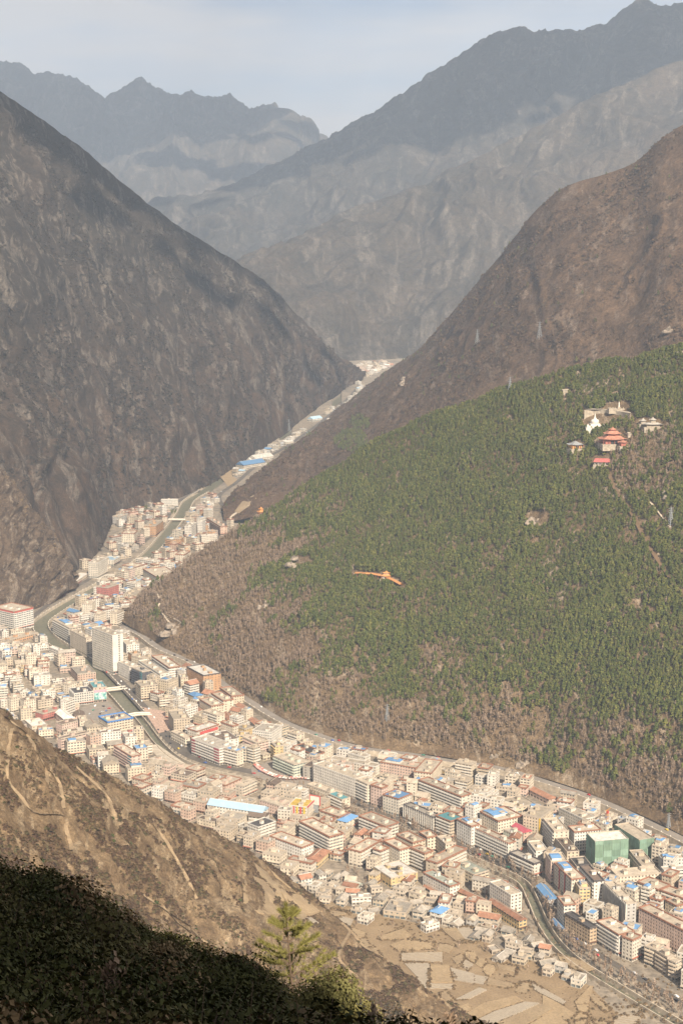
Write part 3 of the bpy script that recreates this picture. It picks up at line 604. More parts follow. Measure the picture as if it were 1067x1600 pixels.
DATA = '''
K17 408,335 578,440 650,385 6 w t b R|long white apartment block right of the tan building with the dark roof|the long white apartment block
K17 580,450 685,497 780,450 6 w t g R
K17 172,280 360,390 397,368 5 t d s D|tan building with a flat black roof above the lower river road|the tan black-roofed building
K17 85,140 155,230 275,212 7 w t s R|tall white slab with a bluish window wall beside the blue riverside shed|the tall white slab
K17 465,45 635,205 705,190 8 g t v|long grey block with tight vertical window strips, lower right|the grey vertical-strip block
K17 668,212 1150,460 1240,418 7 p t g R|long pink apartment block running out at the right edge|the long pink block
K17 780,520 850,555 920,520 5 x t b
K17 855,560 945,615 1000,590 5 x t b
K17 950,620 1010,662 1075,630 5 x t b
K16 185,192 250,272 560,245 9 n w g N|tower wrapped in green scaffold netting, the nearer of the two|the nearer green-netted tower
K16 430,115 660,260 800,240 7 n t g N|long building wrapped in green netting, behind the netted tower|the farther netted building
K16 15,125 60,180 303,155 7 w t q R|white block with a grid of square dark windows beside the netted tower|the white grid-window block
K16 420,530 455,595 862,560 5 c t g|cream block with a broad tan roof in front of the netted tower|the broad tan-roofed block
K16 565,350 680,490 790,470 5 x t b
K16 875,500 888,535 1120,520 5 w g b
K16 820,395 865,432 1080,425 4 w t g B
K16 640,640 835,715 930,665 5 c t b R
K16 845,715 1100,810 1190,770 5 c t b R
K16 862,800 1010,880 1120,850 4 c t g R
K16 105,490 240,635 330,625 8 w n b D|tall white block with a dark brown roof in the right cluster|the brown-roofed tall block
K16 10,415 80,505 200,470 5 g d g
K15 185,255 290,315 395,232 7 c t g|cream bent apartment block with a yellow stripe, its left wing|the bent cream apartments
K15 300,312 400,430 515,400 7 c t b
K15 440,225 650,325 735,300 6 w t q|white block with rows of square windows below the hill road|the white square-window block
K15 405,475 510,600 615,590 5 c n g
K15 330,605 374,675 495,640 7 p t g B
K15 395,682 548,828 640,790 7 c t g RB|long cream and red striped block with blue roof sheds|the red-striped block
K15 552,838 600,910 717,885 6 y t s B|yellow end block with a blue roof shed in the right cluster|the yellow end block
K15 185,505 250,590 320,540 4 w t b
K15 30,600 235,695 290,665 4 w g b D|white low block with a grey metal roof beside the tree-lined street|the grey metal-roofed block
K13 850,645 945,700 1010,680 4 p k x G|pink building with a pinkish red pitched roof in the middle right|the pinkish red roof
K13 765,675 880,725 940,700 4 k g g
K15 200,75 360,155 405,130 2 p r x G|low shed with a long red-brown roof under the hill road|the long red-brown shed
K13 740,422 860,497 1010,440 2 c t x
K14 345,580 520,690 608,665 6 w t g W|white apartment block standing alone beside the grassy river bank|the lone white apartment block
K14 85,655 310,760 340,735 2 y r g G|long two-storey building with a red-brown gable roof behind the yellow one|the red-brown gabled building
K14 335,738 590,900 645,878 3 y r s G|long yellow building with a red-brown pitched roof above the village|the yellow red-roofed building
K14 35,430 215,520 325,475 3 c s b
K14 735,610 830,722 885,690 2 b b x G|low riverside shed with a bright blue roof half in shade|the blue riverside shed
K14 845,880 930,985 958,965 1 w b x G
K13 535,660 820,790 905,785 6 w t v RK|long white block with stepped vertical bays along the tree-lined street|the stepped white block
K13 350,575 525,665 590,625 7 w t g RB|tall white block with a long blue roof strip in the centre right|the blue-strip white block
K13 215,555 340,605 375,545 6 c e b R
P 628,1257 678.5,1279 688,1274 5 w g v D|long white rib-fronted building with a grey roof along the street|the rib-fronted building
K13 75,260 430,400 480,365 6 w t b R|long cream block with stacked balconies behind the rib-fronted building|the balcony block
K13 460,475 530,497 600,470 6 w t g B
K13 585,525 735,605 910,545 5 c t g RB|cream block with a red cornice and large blue roof shed|the red-cornice cream block
K13 40,185 180,205 268,100 6 c t g R|pale yellow block with a stepped roof just under the hill road|the pale yellow stepped block
K13 255,170 490,255 530,245 2 y g g |long low yellow building with a grey roof below the hill road|the long low yellow building
K10 610,270 905,320 945,280 5 p t g RB|wide pinkish block with blue tarps on the roof below the hill road|the pinkish wide block
K10 150,240 600,320 625,285 4 w t g
K10 338,195 480,232 495,205 5 w t q
K10 50,290 400,415 480,380 7 w t q|long white slab with regular square windows in the town centre|the long white slab
K10 402,415 500,460 560,420 7 c t b
K10 500,460 630,500 690,470 7 p t g R|salmon-pink block at the end of the long white slab|the salmon-pink block
K10 630,540 760,580 870,535 6 w b g R|white corner block with a blue roof and a red scalloped cornice|the scalloped corner block
K10 430,720 655,810 735,765 5 w t b RU|white block with a dark blue and red band under the roof|the blue-banded white block
K10 275,740 330,772 425,720 3 c b x H|cream house with a small bright blue hipped roof in the centre|the small blue hipped roof
K10 890,600 940,622 1005,580 3 c r g H|cream house with a brown hipped roof beside the rib-fronted building|the brown hipped house
K12 315,290 450,365 530,335 6 c t g R
K12 530,345 660,402 730,370 6 c t b R
K12 35,350 125,382 285,290 5 c t b R
K12 215,350 290,382 378,345 5 c t b R
K12 660,450 760,475 1005,355 5 c t b R|cream block with stacked balconies above the courtyard with a round hole|the balconied cream block
K12 420,235 560,305 640,265 5 c t g RQ
K12 610,215 680,262 738,230 5 c t g R
K12 735,245 830,330 920,298 5 c t g
K12 215,500 375,605 560,515 3 y w x O|square low building with a round light well in its pale flat roof|the round light-well building
K12 180,560 255,588 312,550 3 y t g
K12 620,545 880,680 950,640 4 w s g R|white block with a grey-green roof above the red-roofed houses|the grey-green roofed block
K12 720,860 790,897 860,850 2 w b x H|small white house with a vivid blue hipped roof among the village houses|the vivid blue house roof
K12 755,790 870,822 915,725 3 w t g R
K12 470,600 540,642 615,560 2 w r x G
K12 625,655 740,725 765,705 1 c r x G
K12 635,970 670,1002 780,970 2 w t s |white house with a veranda at the edge of the ploughed fields|the white veranda house
K12 120,897 180,935 238,892 2 w t g |white cube house left in the village, above the small terraces|the left white cube house
K12 45,735 52,770 215,760 2 w g s
K12 525,710 620,742 665,715 2 c t x
K12 330,840 500,890 560,800 2 x g x
K12 810,930 850,942 892,910 2 w t x
K11 468,180 720,310 805,265 6 c t b R|large cream block with red roof trim, the taller wing of an L|the tall L-wing block
K11 222,300 490,398 572,355 4 w t g R|white lower wing with red roof trim in front of the tall cream block|the white lower wing
K11 260,262 350,270 462,185 4 c t g
K11 515,482 625,532 757,412 2 y r g H|yellow hall with a broad terracotta hipped roof|the terracotta hall
K9 155,830 235,870 378,820 5 w d b |white building with a flat black roof behind the dry hillside|the flat black-roofed building
K9 245,640 405,690 490,640 4 p t g |pink block with a tan roof next to the colourful building|the pink tan-roofed block
K9 470,690 640,705 705,640 4 w y g |white and yellow building with red zigzag edging in the centre|the colourful zigzag building
K9 635,512 860,592 905,560 3 c t g
K9 812,588 930,640 992,618 4 c e b
K9 692,725 920,803 1062,760 3 c t x R
K9 355,272 530,348 622,300 5 k t b |pale green office block behind the market square|the pale green office block
K9 520,192 700,267 767,240 4 w d b R|white banded block with a black roof below the hill road|the black-roofed banded block
K9 395,178 470,195 555,150 4 w t g
K7 640,572 770,612 858,552 6 w g q |white block with close rows of windows near the hill road bend|the close-windowed white block
K9 620,342 692,372 790,310 5 g n b
K7 105,662 335,752 392,690 6 w g b |long white block with maroon end panels curving along the river|the maroon-panelled block
K7 345,742 495,782 592,760 6 c b b |cream block with a bright blue roof at the river bend|the blue-roofed river block
K7 125,562 150,602 330,545 5 w w g R|white block with a red sign band behind the maroon-panelled one|the red-sign block
K7 210,622 310,692 480,650 4 w n x Q
K7 530,652 640,702 775,692 5 p t b 
K7 640,772 700,802 762,790 2 c t x H
K7 65,62 205,137 310,95 8 o w x D|orange-brown brick hotel with a pale roof slab under the wooded hill|the orange-brown hotel
K7 75,287 130,312 185,290 3 c b x H
K7 170,332 270,392 355,365 5 c t g R
K7 260,282 370,352 447,330 6 c t b R
K7 340,240 440,312 530,290 4 c t g R
K7 470,382 540,427 582,405 2 c r x G
K7 78,382 165,440 205,425 2 c r x G
K7 362,455 420,520 465,500 2 c r x G
K7 580,502 640,552 690,535 2 c r x G
K7 200,432 315,472 382,455 5 c t b
K7 470,562 545,587 635,570 4 y g g |ochre yellow building among red gable roofs near the hill road|the ochre yellow building
K4 20,268 190,342 272,322 17 w t s W|tall white high-rise tower, the tallest building in the town|the white high-rise tower
K3 585,290 720,367 762,345 8 x t x |long blank beige block left of the high-rise tower|the blank beige block
K3 440,197 583,282 650,250 7 c t b B|cream riverside block with blue roof sheds behind the blank beige one|the cream riverside block
K4 350,602 440,642 497,620 7 d g b |dark grey glass-fronted building below the high-rise tower|the dark glass-fronted building
K4 240,552 335,602 372,570 6 w t g
K4 385,722 430,762 567,740 6 c t s |cream corner block above the demolition plot by the river|the cream corner block
K4 410,542 590,667 657,650 6 w t b
K4 320,477 355,497 432,485 6 o t g |orange brick block behind the dark glass-fronted building|the orange brick block
K4 520,502 665,612 762,600 6 w t b R
K4 270,372 310,422 392,382 6 w t g
K4 432,462 442,492 502,470 4 w t g
K4 590,702 660,722 742,690 6 c t g B
K4 690,792 730,812 787,800 5 w g g
K4 742,662 762,692 812,670 6 c t g
K6 605,272 650,347 777,325 6 x t g |beige office with a glazed grey roof level beside the riverside road|the glazed-top office
K6 625,442 745,502 787,480 3 c t b
K6 5,322 100,367 312,330 5 c t s U|pale yellow hotel with teal roof panels and a row of solar collectors|the pale yellow hotel
K6 210,452 270,472 392,435 2 r w g
K6 150,562 300,652 387,640 6 p t b R|pink block with a teal glass corner above the dry hillside|the pink teal-cornered block
K5 488,648 512,664 745,612 5 p n b |pink block with white horizontal bands at the foot of the dry hillside|the white-banded pink block
K5 748,618 756,642 845,622 6 p t g
K5 205,507 270,562 378,525 2 x w x |low hall with a plain white roof at the left, above the hillside|the white-roofed hall
K5 465,442 540,502 602,470 3 p w x G
K5 440,532 520,547 652,515 4 p n g 
K5 300,437 360,457 545,405 3 r t g |red-fronted building with a tan roof near the paved square|the red-fronted building
K5 475,352 545,362 652,322 7 w g b |white seven-storey block on the left of the paved square|the white block by the square
K5 80,312 95,327 190,305 6 c t g
K5 192,322 205,347 302,330 6 c n g
K5 580,242 625,287 777,265 5 w d v |white block with a black roof on the upper side of the square|the black-roofed square block
K5 745,192 780,242 887,225 6 p e x |block carrying a large picture billboard over the paved square|the billboard building
K5 590,62 650,132 807,120 4 p g g |pink block with a large grey roof beside the river|the grey-roofed pink block
K5 0,337 5,352 78,340 5 w t g
K5 545,195 570,212 640,190 5 c t g
K5 280,240 300,262 520,225 3 c t b
K3 -60,100 120,145 190,80 9 w t b R|white nine-storey building with a red roof band at the left edge|the red-banded white building
K3 30,365 40,392 322,310 2 o t s |long low orange-fronted arcade building near the left edge|the orange arcade
K3 410,432 545,492 562,470 3 w w b 
K3 312,402 330,425 415,425 2 w t g
K3 170,590 180,605 250,590 3 y t g
K1 595,850 645,885 747,845 8 r t q |red and pink tower block beside the upper river|the red tower block
K1 525,872 560,882 592,862 5 w t g
K1 485,640 552,657 640,602 8 w t g |white block on the left river bank under the dark slope|the white left-bank block
K1 200,865 260,892 475,735 2 x w x |long low riverside shed with a pale roof under the crag|the pale riverside shed
K1 170,952 197,978 452,772 1 m m x G|long narrow shed with a dark maroon roof beside the upper river|the maroon riverside shed
K1 778,672 900,692 962,660 6 c t g R
K1 790,362 890,380 920,350 6 c t g R|round-fronted cream block with a pink cornice on the left bank|the pink-cornice block
K1 700,215 760,225 820,200 5 g t g
K1 845,215 880,225 915,210 6 c t g
K1 970,205 1000,215 1060,205 5 g t g
K1 620,610 700,630 760,590 3 w l x 
K1 420,1015 500,1035 530,1000 6 c t g
K2 75,612 240,642 378,640 4 w t b
K2 140,702 270,790 437,738 6 c t q R|wide cream block at the foot of the wooded toe slope|the wide cream block
K2 455,562 525,577 577,540 6 c t g R
K2 405,470 440,482 492,455 5 p t g R
K2 450,412 500,432 537,402 7 o t g |salmon-orange block with a stepped roof beside the upper river|the salmon-orange block
K2 530,312 590,318 640,272 8 w g q |white slab tower, left of two beside the upper river|the left white slab tower
K2 650,262 690,268 718,250 9 w t q |slim white tower right of its twin by the upper river|the slim white tower
K2 710,152 750,162 790,150 8 w l g |white and pink block with a pale blue roof far up the valley|the pale blue-roofed block
K2 730,230 860,322 892,298 5 p t b R|curved pink apartment row under the scarred slope|the curved pink row
K2 665,392 680,402 830,390 5 w t q |broad white school block under the wooded toe slope|the broad white school
K2 160,302 260,312 330,252 6 o t g |orange-ended block on the left bank of the upper river|the orange-ended block
K2 300,60 308,66 465,64 5 w t q |wide white block beside the green field under the dark mountain|the wide white far block
K2 575,135 580,140 650,138 2 w w x |white shed with a pink front between river and valley road|the pink-fronted shed
K2 750,10 760,14 812,12 2 w w x 
K2 390,668 440,700 480,680 3 c b x H
K2 250,850 280,870 340,850 4 c t g
K2 20,800 80,830 190,790 3 c l x 
K2 20,905 60,950 170,880 4 c t g
K2 180,870 230,890 300,885 3 w t g
K4 200,135 230,155 355,90 6 c t b
K4 60,150 80,165 140,140 5 c t g
'''
for ln in DATA.strip().split('\n'): place(ln.strip())
# ---------------------------------------------------------------- the smaller buildings between them
def inpoly(x, y, P):
    c = False; j = len(P)-1
    for i in range(len(P)):
        if (P[i][1] > y) != (P[j][1] > y) and x < (P[j][0]-P[i][0])*(y-P[i][1])/(P[j][1]-P[i][1]+1e-12)+P[i][0]: c = not c
        j = i
    return c
from mathutils.kdtree import KDTree
KD = {}
def kd(key, A):
    if key not in KD:
        t = KDTree(len(A))
        for i, q in enumerate(A): t.insert((q[0], q[1], 0), i)
        t.balance(); KD[key] = (t, A)
    return KD[key]
def near(key, L, x, y): return kd(key, L)[0].find((x, y, 0))[2]
def hillz(nm, x, y):
    """height of a hillside above a spot of the plan (None where it does not reach)"""
    if nm not in KD: kd(nm, LOFTS[nm][::2, ::2].reshape(-1, 3))
    t, A = KD[nm]; _, i, d = t.find((x, y, 0)); return float(A[i][2]) if d < 30 else None
def clear(x, y, r):
    for k, L, w in (('riv', RIV, RW+3), ('riv2', RIV2, RW+3), ('hill', HILLRD, 19), ('rrd', RIVRD, 7.5), ('up', UPRD, 6), ('low', LOWRD, 6)):
        if near(k, L, x, y) < w+r*.7: return False
    for nm in ('dry_hillside', 'wooded_hill', 'left_mountain', 'crag', 'russet_spur'):
        z = hillz(nm, x, y)
        if z is not None and z > zf(y)+.5: return False
    return True
def fill(poly, count, size, storeys, walls, roofs, angs, seed, gable=.2, opts=('',), tries=60, gap=.6, far=False, keep=()):
    rs = random.Random(seed); W_ = [onfloor(x, y)[:2] for x, y in poly]; xs = [p[0] for p in W_]; ys = [p[1] for p in W_]; got = 0
    for _ in range(count*tries):
        if got >= count: break
        x, y = rs.uniform(min(xs), max(xs)), rs.uniform(min(ys), max(ys))
        if not inpoly(x, y, W_): continue
        lx, ly = rs.uniform(*size)*rs.uniform(.9, 1.7), rs.uniform(*size); ang = math.radians(rs.choice(angs)+rs.gauss(0, 5))
        r = (x, y, ang, lx, ly)
        if any(overlap(r, q, gap) for q in FOOT): continue
        if not clear(x, y, max(lx, ly)/2): continue
        if any(inpoly(x, y, k) for k in keep): continue
        g = rs.random() < gable; n = rs.randint(*storeys); rf = rs.choice(roofs)
        if rf in 'rk': g = g or rs.random() < .7
        op = rs.choice(opts)+('G' if g else '')
        if g: op = op.replace('B', '').replace('Q', '')
        bld(x, y, ang, lx, ly, n, rs.choice(walls), rf, rs.choice('gggsbx') if n > 1 else 'x', op, None, None, far=far, cat='house' if n < 3 else 'building', name='house' if n < 3 else 'town_building' if n < 5 else 'apartment_block'); got += 1
    return got
SQ1 = [(124,1104),(170,1092),(190,1116),(204,1132),(172,1152),(128,1132)]; SQ2 = [(388,1198),(425,1184),(495,1220),(490,1234),(430,1228),(392,1214)]; SQ3 = [(218,1100),(265,1108),(272,1142),(248,1150)]
K_ = [[onfloor(*p)[:2] for p in k] for k in (SQ1, SQ2, SQ3)]
fill([(0,985),(60,985),(95,1012),(150,1052),(185,1092),(205,1128),(240,1172),(215,1225),(130,1190),(60,1150),(-30,1125),(-30,990)], 95, (9, 17), (2, 5), 'ccwwxcxwp', 'tttgntgwttgb', (20, 20, 25, 110), 1, .14, ('', '', 'R', '', 'B', '', ''), keep=K_)
fill([(205,1185),(250,1175),(300,1205),(400,1222),(480,1245),(560,1290),(520,1345),(450,1370),(400,1340),(330,1300),(240,1250),(190,1225)], 70, (9, 18), (2, 4), 'cwxxcxp', 'tttggtn', (-25, -30, 62), 2, .12, ('', '', 'R', ''), keep=K_)
fill([(200,990),(250,1020),(330,1070),(440,1138),(480,1160),(480,1215),(400,1200),(330,1185),(280,1165),(240,1115),(190,1060),(170,1020)], 70, (8, 15), (3, 6), 'ccwwxcwxy', 'tttgtrtbtg', (-38, -40, 50, 20), 3, .1, ('', 'R', '', 'B', '', ''), keep=K_)
fill([(440,1140),(560,1182),(700,1205),(850,1240),(900,1262),(880,1330),(800,1340),(700,1310),(600,1265),(500,1235),(470,1210)], 80, (8, 16), (2, 5), 'ccwwxcwxp', 'tttgtrtbtgt', (-28, -25, 62), 4, .12, ('', 'R', '', 'B', '', ''), keep=K_)
fill([(880,1262),(960,1280),(1067,1335),(1130,1400),(1130,1560),(1040,1530),(960,1488),(900,1440),(870,1390),(850,1350)], 75, (8, 16), (3, 6), 'ccwwpx', 'tttgtbt', (-35, -38, 55), 5, .06, ('', 'R', '', 'B', ''), keep=K_)
fill([(430,1270),(560,1290),(700,1345),(800,1385),(840,1420),(800,1460),(700,1410),(600,1370),(500,1340),(420,1310)], 60, (8, 15), (2, 5), 'ccwwxp', 'tttgtrt', (-28, -25, 62), 6, .15, ('', 'R', 'R', ''), keep=K_)
# village above the fields
fill([(440,1370),(480,1362),(560,1372),(640,1390),(720,1400),(800,1440),(800,1470),(740,1450),(690,1450),(640,1440),(560,1425),(500,1410),(445,1395)], 75, (6.5, 11), (1, 2), 'xcwxgx', 'gggtgsgtgtgr', (-20, -28, 62, 20), 7, .55, ('',), gap=.5)
fill([(740,1440),(830,1470),(900,1500),(950,1535),(900,1545),(840,1515),(780,1500),(740,1480)], 26, (6, 10), (1, 2), 'xcwxg', 'ggtgtgrg', (-28, 62, 20), 8, .6, ('',), gap=1.0)
# upper town, both banks
fill([(90,985),(130,940),(200,900),(250,870),(300,880),(250,930),(215,950),(185,985),(170,1010),(120,1005)], 60, (9, 17), (2, 6), 'ccwwpx', 'tttgtlb', (40, 45, -48, 30), 9, .05, ('', 'R', 'R', 'B'), far=True)
fill([(240,870),(285,835),(300,800),(335,775),(362,800),(360,835),(300,880)], 34, (9, 16), (2, 6), 'ccwwpo', 'tttgl', (40, -48, 60), 10, .05, ('', 'R', 'B'), far=True)
fill([(130,890),(160,870),(190,840),(185,800),(255,795),(275,790),(262,812),(238,842),(195,875),(150,900)], 45, (8, 14), (2, 5), 'ccwgpx', 'tttgn', (40, 42, -48), 11, .05, ('', 'R'), far=True)
# ribbon of buildings far up the valley
fill([(365,738),(400,712),(450,688),(500,655),(548,615),(560,600),(566,604),(548,628),(505,665),(455,700),(405,730),(370,752)], 60, (8, 15), (1, 3), 'wwcxwb', 'wwtlgbt', (50, -40), 12, .2, ('',), far=True, tries=200, gap=.3)
bld(*onfloor(392,730)[:2], math.radians(48), 70, 26, 3, 'w', 'b', 'b', 'G', 'long white factory with a bright blue roof far up the valley road', 'the far blue-roofed factory', far=True)
bld(*onfloor(408,718)[:2], math.radians(48), 60, 24, 2, 'w', 'w', 'x', 'G', 'white-roofed hall just beyond the blue-roofed factory up the valley', far=True)
bld(*onfloor(492,657)[:2], math.radians(50), 40, 20, 2, 'w', 'l', 'x', 'G', 'turquoise-roofed shed halfway up the far valley road', 'the turquoise-roofed far shed', far=True)
bld(*onfloor(450,694)[:2], math.radians(50), 30, 12, 2, 'w', 'w', 'x', 'G', 'small white shed by the far valley road below the slope pylon', far=True)
fill([(556,574),(575,567),(600,566),(612,572),(590,582),(575,590),(562,586)], 75, (9, 18), (1, 3), 'wwcxwp', 'wwtwrtg', (20, 60, -40), 13, .4, ('',), far=True, tries=120, gap=2)
# labels: by look, then by the nearest landmark
marks = [d for d in BLD if d['mark']]; used = {}
def words(d):
    n = d['n']; s = WORDN[n] if n < 11 else 'tall'; f = 'pitched' if 'G' in d['opts'] else 'hipped' if 'H' in d['opts'] else 'flat'
    return s+' '+CNAME[d['wall']]+' '+('house' if d['cat'] == 'house' else 'block')+', '+RNAME[d['roof']]+' '+f+' roof'
bk = {}
for d in BLD:
    px, py = topix(np.array([d['x'], d['y'], d['z']])); d['p'] = (float(px), float(py))
for d in BLD:
    if d['label']: continue
    m = min(marks, key=lambda q: (q['p'][0]-d['p'][0])**2+(q['p'][1]-d['p'][1])**2); dx, dy = d['p'][0]-m['p'][0], d['p'][1]-m['p'][1]
    rel = ('right of ' if dx > 0 else 'left of ') if abs(dx) > abs(dy) else ('in front of ' if dy > 0 else 'behind ')
    bk.setdefault((words(d), rel+m['mark']), []).append((dx*dx+dy*dy, id(d), d))
ORD = ['nearest', 'second', 'third', 'fourth', 'fifth', 'sixth', 'seventh', 'eighth', 'ninth', 'tenth']
for (w, r), L in bk.items():
    L.sort(key=lambda q: q[0])
    for i, (_, _, d) in enumerate(L): d['label'] = (w+' '+r) if len(L) == 1 else (w+', '+(ORD[i] if i < 10 else str(i+1)+'th')+' '+r)
for d in BLD:
    d['o']['label'] = d['label']; d['o']['category'] = d['cat']
    d['o']['group'] = 'houses of the valley town' if d['cat'] == 'house' else 'buildings of the valley town'
# ================================================================ FIELDS, PATHS, HILL BUILDINGS, STREET THINGS
PIXC = {}
def drape(name, px, py, rows=None):
    """the spot on a hillside that the given point of the photograph shows"""
    if name not in PIXC:
        P = LOFTS[name][:LRID[name]]; X, Y = topix(P); PIXC[name] = (P, X, Y)
    P, X, Y = PIXC[name]; d = (X-px)**2+(Y-py)**2; d = np.where(P[..., 1] > 0, d, 1e12)
    i = np.unravel_index(np.argpartition(d, 4, axis=None)[:4], d.shape); w = 1/(d[i]+.05); w /= w.sum()
    return (P[i]*w[:, None]).sum(0)
def drape_line(name, pts, step):
    q = interp(np.array(pts, float), 200); d = np.concatenate([[0], np.cumsum(np.hypot(*np.diff(q, axis=0).T))]); s = np.arange(0, d[-1], 3.0)
    L = np.array([drape(name, np.interp(a, d, q[:, 0]), np.interp(a, d, q[:, 1])) for a in s])
    if len(L) > 4: M = L.copy(); M[1:-1] = (L[:-2]+2*L[1:-1]+L[2:])/4; L = M
    return resample(L, step)
def soil(name, a, b, stripes=0.0, rot=0.0):
    m, n, l, bb = newmat(name); t = n.new('ShaderNodeTexCoord'); P = t.outputs['Object']; f = noisenode(n, l, P, .05, 5, .6); g = noisenode(n, l, P, .6, 4, .6)
    c = mixnode(n, l, rampnode(n, l, f, [(.35, 0), (.65, 1)]), a, b); c = mixnode(n, l, 1.0, c, rampnode(n, l, g, [(.3, .75), (.7, 1.15)]), 'MULTIPLY')
    if stripes and stripes != .35:
        wv = n.new('ShaderNodeTexWave'); wv.inputs['Scale'].default_value = stripes; wv.inputs['Distortion'].default_value = 1.2; wv.inputs['Detail'].default_value = 2
        l.new(mapnode(n, l, P, (1, 1, 1), (0, 0, rot)), wv.inputs['Vector']); c = mixnode(n, l, rampnode(n, l, wv.outputs['Fac'], [(.35, 0), (.65, .6)]), c, (.37, .33, .28))
    l.new(c, bb.inputs['Base Color']); bb.inputs['Roughness'].default_value = .95; return m
SOIL = dict(t=soil('field_soil', (.29, .215, .132), (.345, .26, .162), .35, .2), g=soil('field_mulch', (.28, .23, .17), (.33, .275, .205), .28, .5), s=soil('field_stripes', (.29, .23, .16), (.34, .27, .185), .12, 1.3), d=soil('field_fallow', (.26, .195, .125), (.32, .245, .155)))
slab('farmland', [(425,1395),(480,1400),(560,1420),(640,1440),(720,1455),(800,1490),(880,1520),(920,1540),(960,1580),(1010,1640),(700,1660),(560,1560),(500,1480)], .05, soil('farm_soil', (.22, .16, .098), (.285, .21, .13)), .4)
FIELDS = [('K18','t',1.0,'260,460 480,385 540,440 500,470 300,475'),('K18','t',.5,'370,520 500,470 740,500 720,550 440,570'),('K18','s',.9,'460,590 805,580 805,660 465,650'),
 ('K18','g',.4,'480,665 700,670 690,790 670,915 570,880 590,780'),('K18','t',.7,'705,680 860,690 890,830 705,830'),('K18','g',.8,'870,710 1067,760 1067,840 900,810'),('K18','s',.35,'700,838 895,843 905,885 700,880'),
 ('K18','d',.9,'800,385 920,375 1010,500 920,490 830,420'),('K18','d',.6,'780,510 910,515 860,590 760,560'),('K19','g',.6,'70,265 180,260 330,330 230,395 90,370'),('K19','g',.5,'20,620 330,680 290,740 70,700'),('K19','d',.7,'335,690 580,740 500,770 320,740'),
 ('K19','t',1.2,'130,1000 300,900 560,842 620,880 380,960 200,1050'),('K19','g',1.0,'200,1060 390,968 640,890 760,900 560,990 330,1090'),('K19','d',1.1,'330,1100 570,998 770,908 870,950 700,1050 520,1150'),('K19','t',.8,'530,1150 710,1058 880,958 1000,1067 900,1150'),('K19','g',.5,'690,720 980,880 960,910 720,790'),('K19','d',.4,'400,560 600,590 560,640 420,610'),('K19','g',1.0,'60,870 260,770 320,790 180,860'),
 ('K19','d',.5,'905,485 1067,525 1067,620 930,540'),('K11','d',.8,'530,905 700,850 830,862 800,890 600,950'),('K11','d',.5,'590,965 760,930 900,942 780,970 640,985'),('K17','d',.6,'130,600 300,640 400,700 330,720 200,680'),('K17','t',.5,'0,900 120,960 240,1040 200,1090 0,1090'),
 ('K17','d',.5,'330,860 420,920 520,1010 480,1030 380,950')]
for c, mt, hh, pts in FIELDS:
    ox, oy, w = CROPS[c]; P = [(ox+float(q.split(',')[0])*w/1067, oy+float(q.split(',')[1])*w/1067) for q in pts.split()]
    o = slab('field', P, .12+hh, SOIL[mt], hh+.6)
FIELDPX = [[(CROPS[c][0]+float(q.split(',')[0])*CROPS[c][2]/1067, CROPS[c][1]+float(q.split(',')[1])*CROPS[c][2]/1067) for q in pts.split()] for c, mt, hh, pts in FIELDS]
# smaller plots between them: cells of an irregular grid, each shrunk by its bank
def clip_half(poly, a, b):
    m = ((a[0]+b[0])/2, (a[1]+b[1])/2); n = (b[0]-a[0], b[1]-a[1]); f = lambda p: (p[0]-m[0])*n[0]+(p[1]-m[1])*n[1]; out = []
    for i in range(len(poly)):
        p, q = poly[i], poly[(i+1) % len(poly)]; fp, fq = f(p), f(q)
        if fp <= 0: out.append(p)
        if fp*fq < 0: t = fp/(fp-fq); out.append((p[0]+(q[0]-p[0])*t, p[1]+(q[1]-p[1])*t))
    return out
FARM = [(430,1400),(480,1405),(560,1425),(640,1448),(720,1468),(800,1500),(870,1530),(920,1560),(960,1600),(990,1630),(720,1640),(600,1560),(520,1480)]; rf = random.Random(12); seeds = []
for _ in range(4000):
    x, y = rf.uniform(430, 990), rf.uniform(1400, 1640)
    if inpoly(x, y, FARM) and all(((x-a)/1.0)**2+((y-b)*2.1)**2 < 1e9 and ((x-a)/1.5)**2+((y-b)*1.7)**2 > 15**2 for a, b in seeds): seeds.append((x, y))
for s_ in seeds:
    c = [(s_[0]-50, s_[1]-28), (s_[0]+50, s_[1]-28), (s_[0]+50, s_[1]+28), (s_[0]-50, s_[1]+28)]
    for q in seeds:
        if q != s_ and len(c) > 2: c = clip_half(c, s_, q)
    if len(c) < 3: continue
    c = [(s_[0]+(a-s_[0])*.86, s_[1]+(b-s_[1])*.86) for a, b in c]; t_ = c+[((a+s_[0])/2, (b+s_[1])/2) for a, b in c]+[s_]
    if any(inpoly(a, b, f) for a, b in t_ for f in FIELDPX[:25]) or any(inpoly(a, b, c) for f in FIELDPX[:25] for a, b in f): continue
    W_ = [onfloor(*q)[:2] for q in t_]
    if any(overlap((a, b, 0, 4, 4), f) for a, b in W_ for f in FOOT) or near('riv', RIV, *W_[-1]) < 25: continue
    slab('field', c, .12+rf.uniform(.2, .9), SOIL[rf.choice('tdgdts')], 1.6); FIELDPX.append(c)
def terrace(pts, mat, lift=.9):
    P = [drape('dry_hillside', *p) for p in pts]; n = len(P); c = np.mean(P, axis=0); vs = [(p[0], p[1], p[2]+lift) for p in P]+[(p[0], p[1], p[2]-3) for p in P]+[(c[0], c[1], c[2]+lift+.3)]
    fs = [(i, (i+1) % n, 2*n) for i in range(n)]+[(i, i+n, (i+1) % n+n, (i+1) % n) for i in range(n)]
    a = sum(vs[i][0]*vs[(i+1) % n][1]-vs[(i+1) % n][0]*vs[i][1] for i in range(n))
    if a < 0: fs = [f[::-1] for f in fs]
    tag(mkobj('field', fast_mesh('field', vs, fs, mat)), kind='structure')
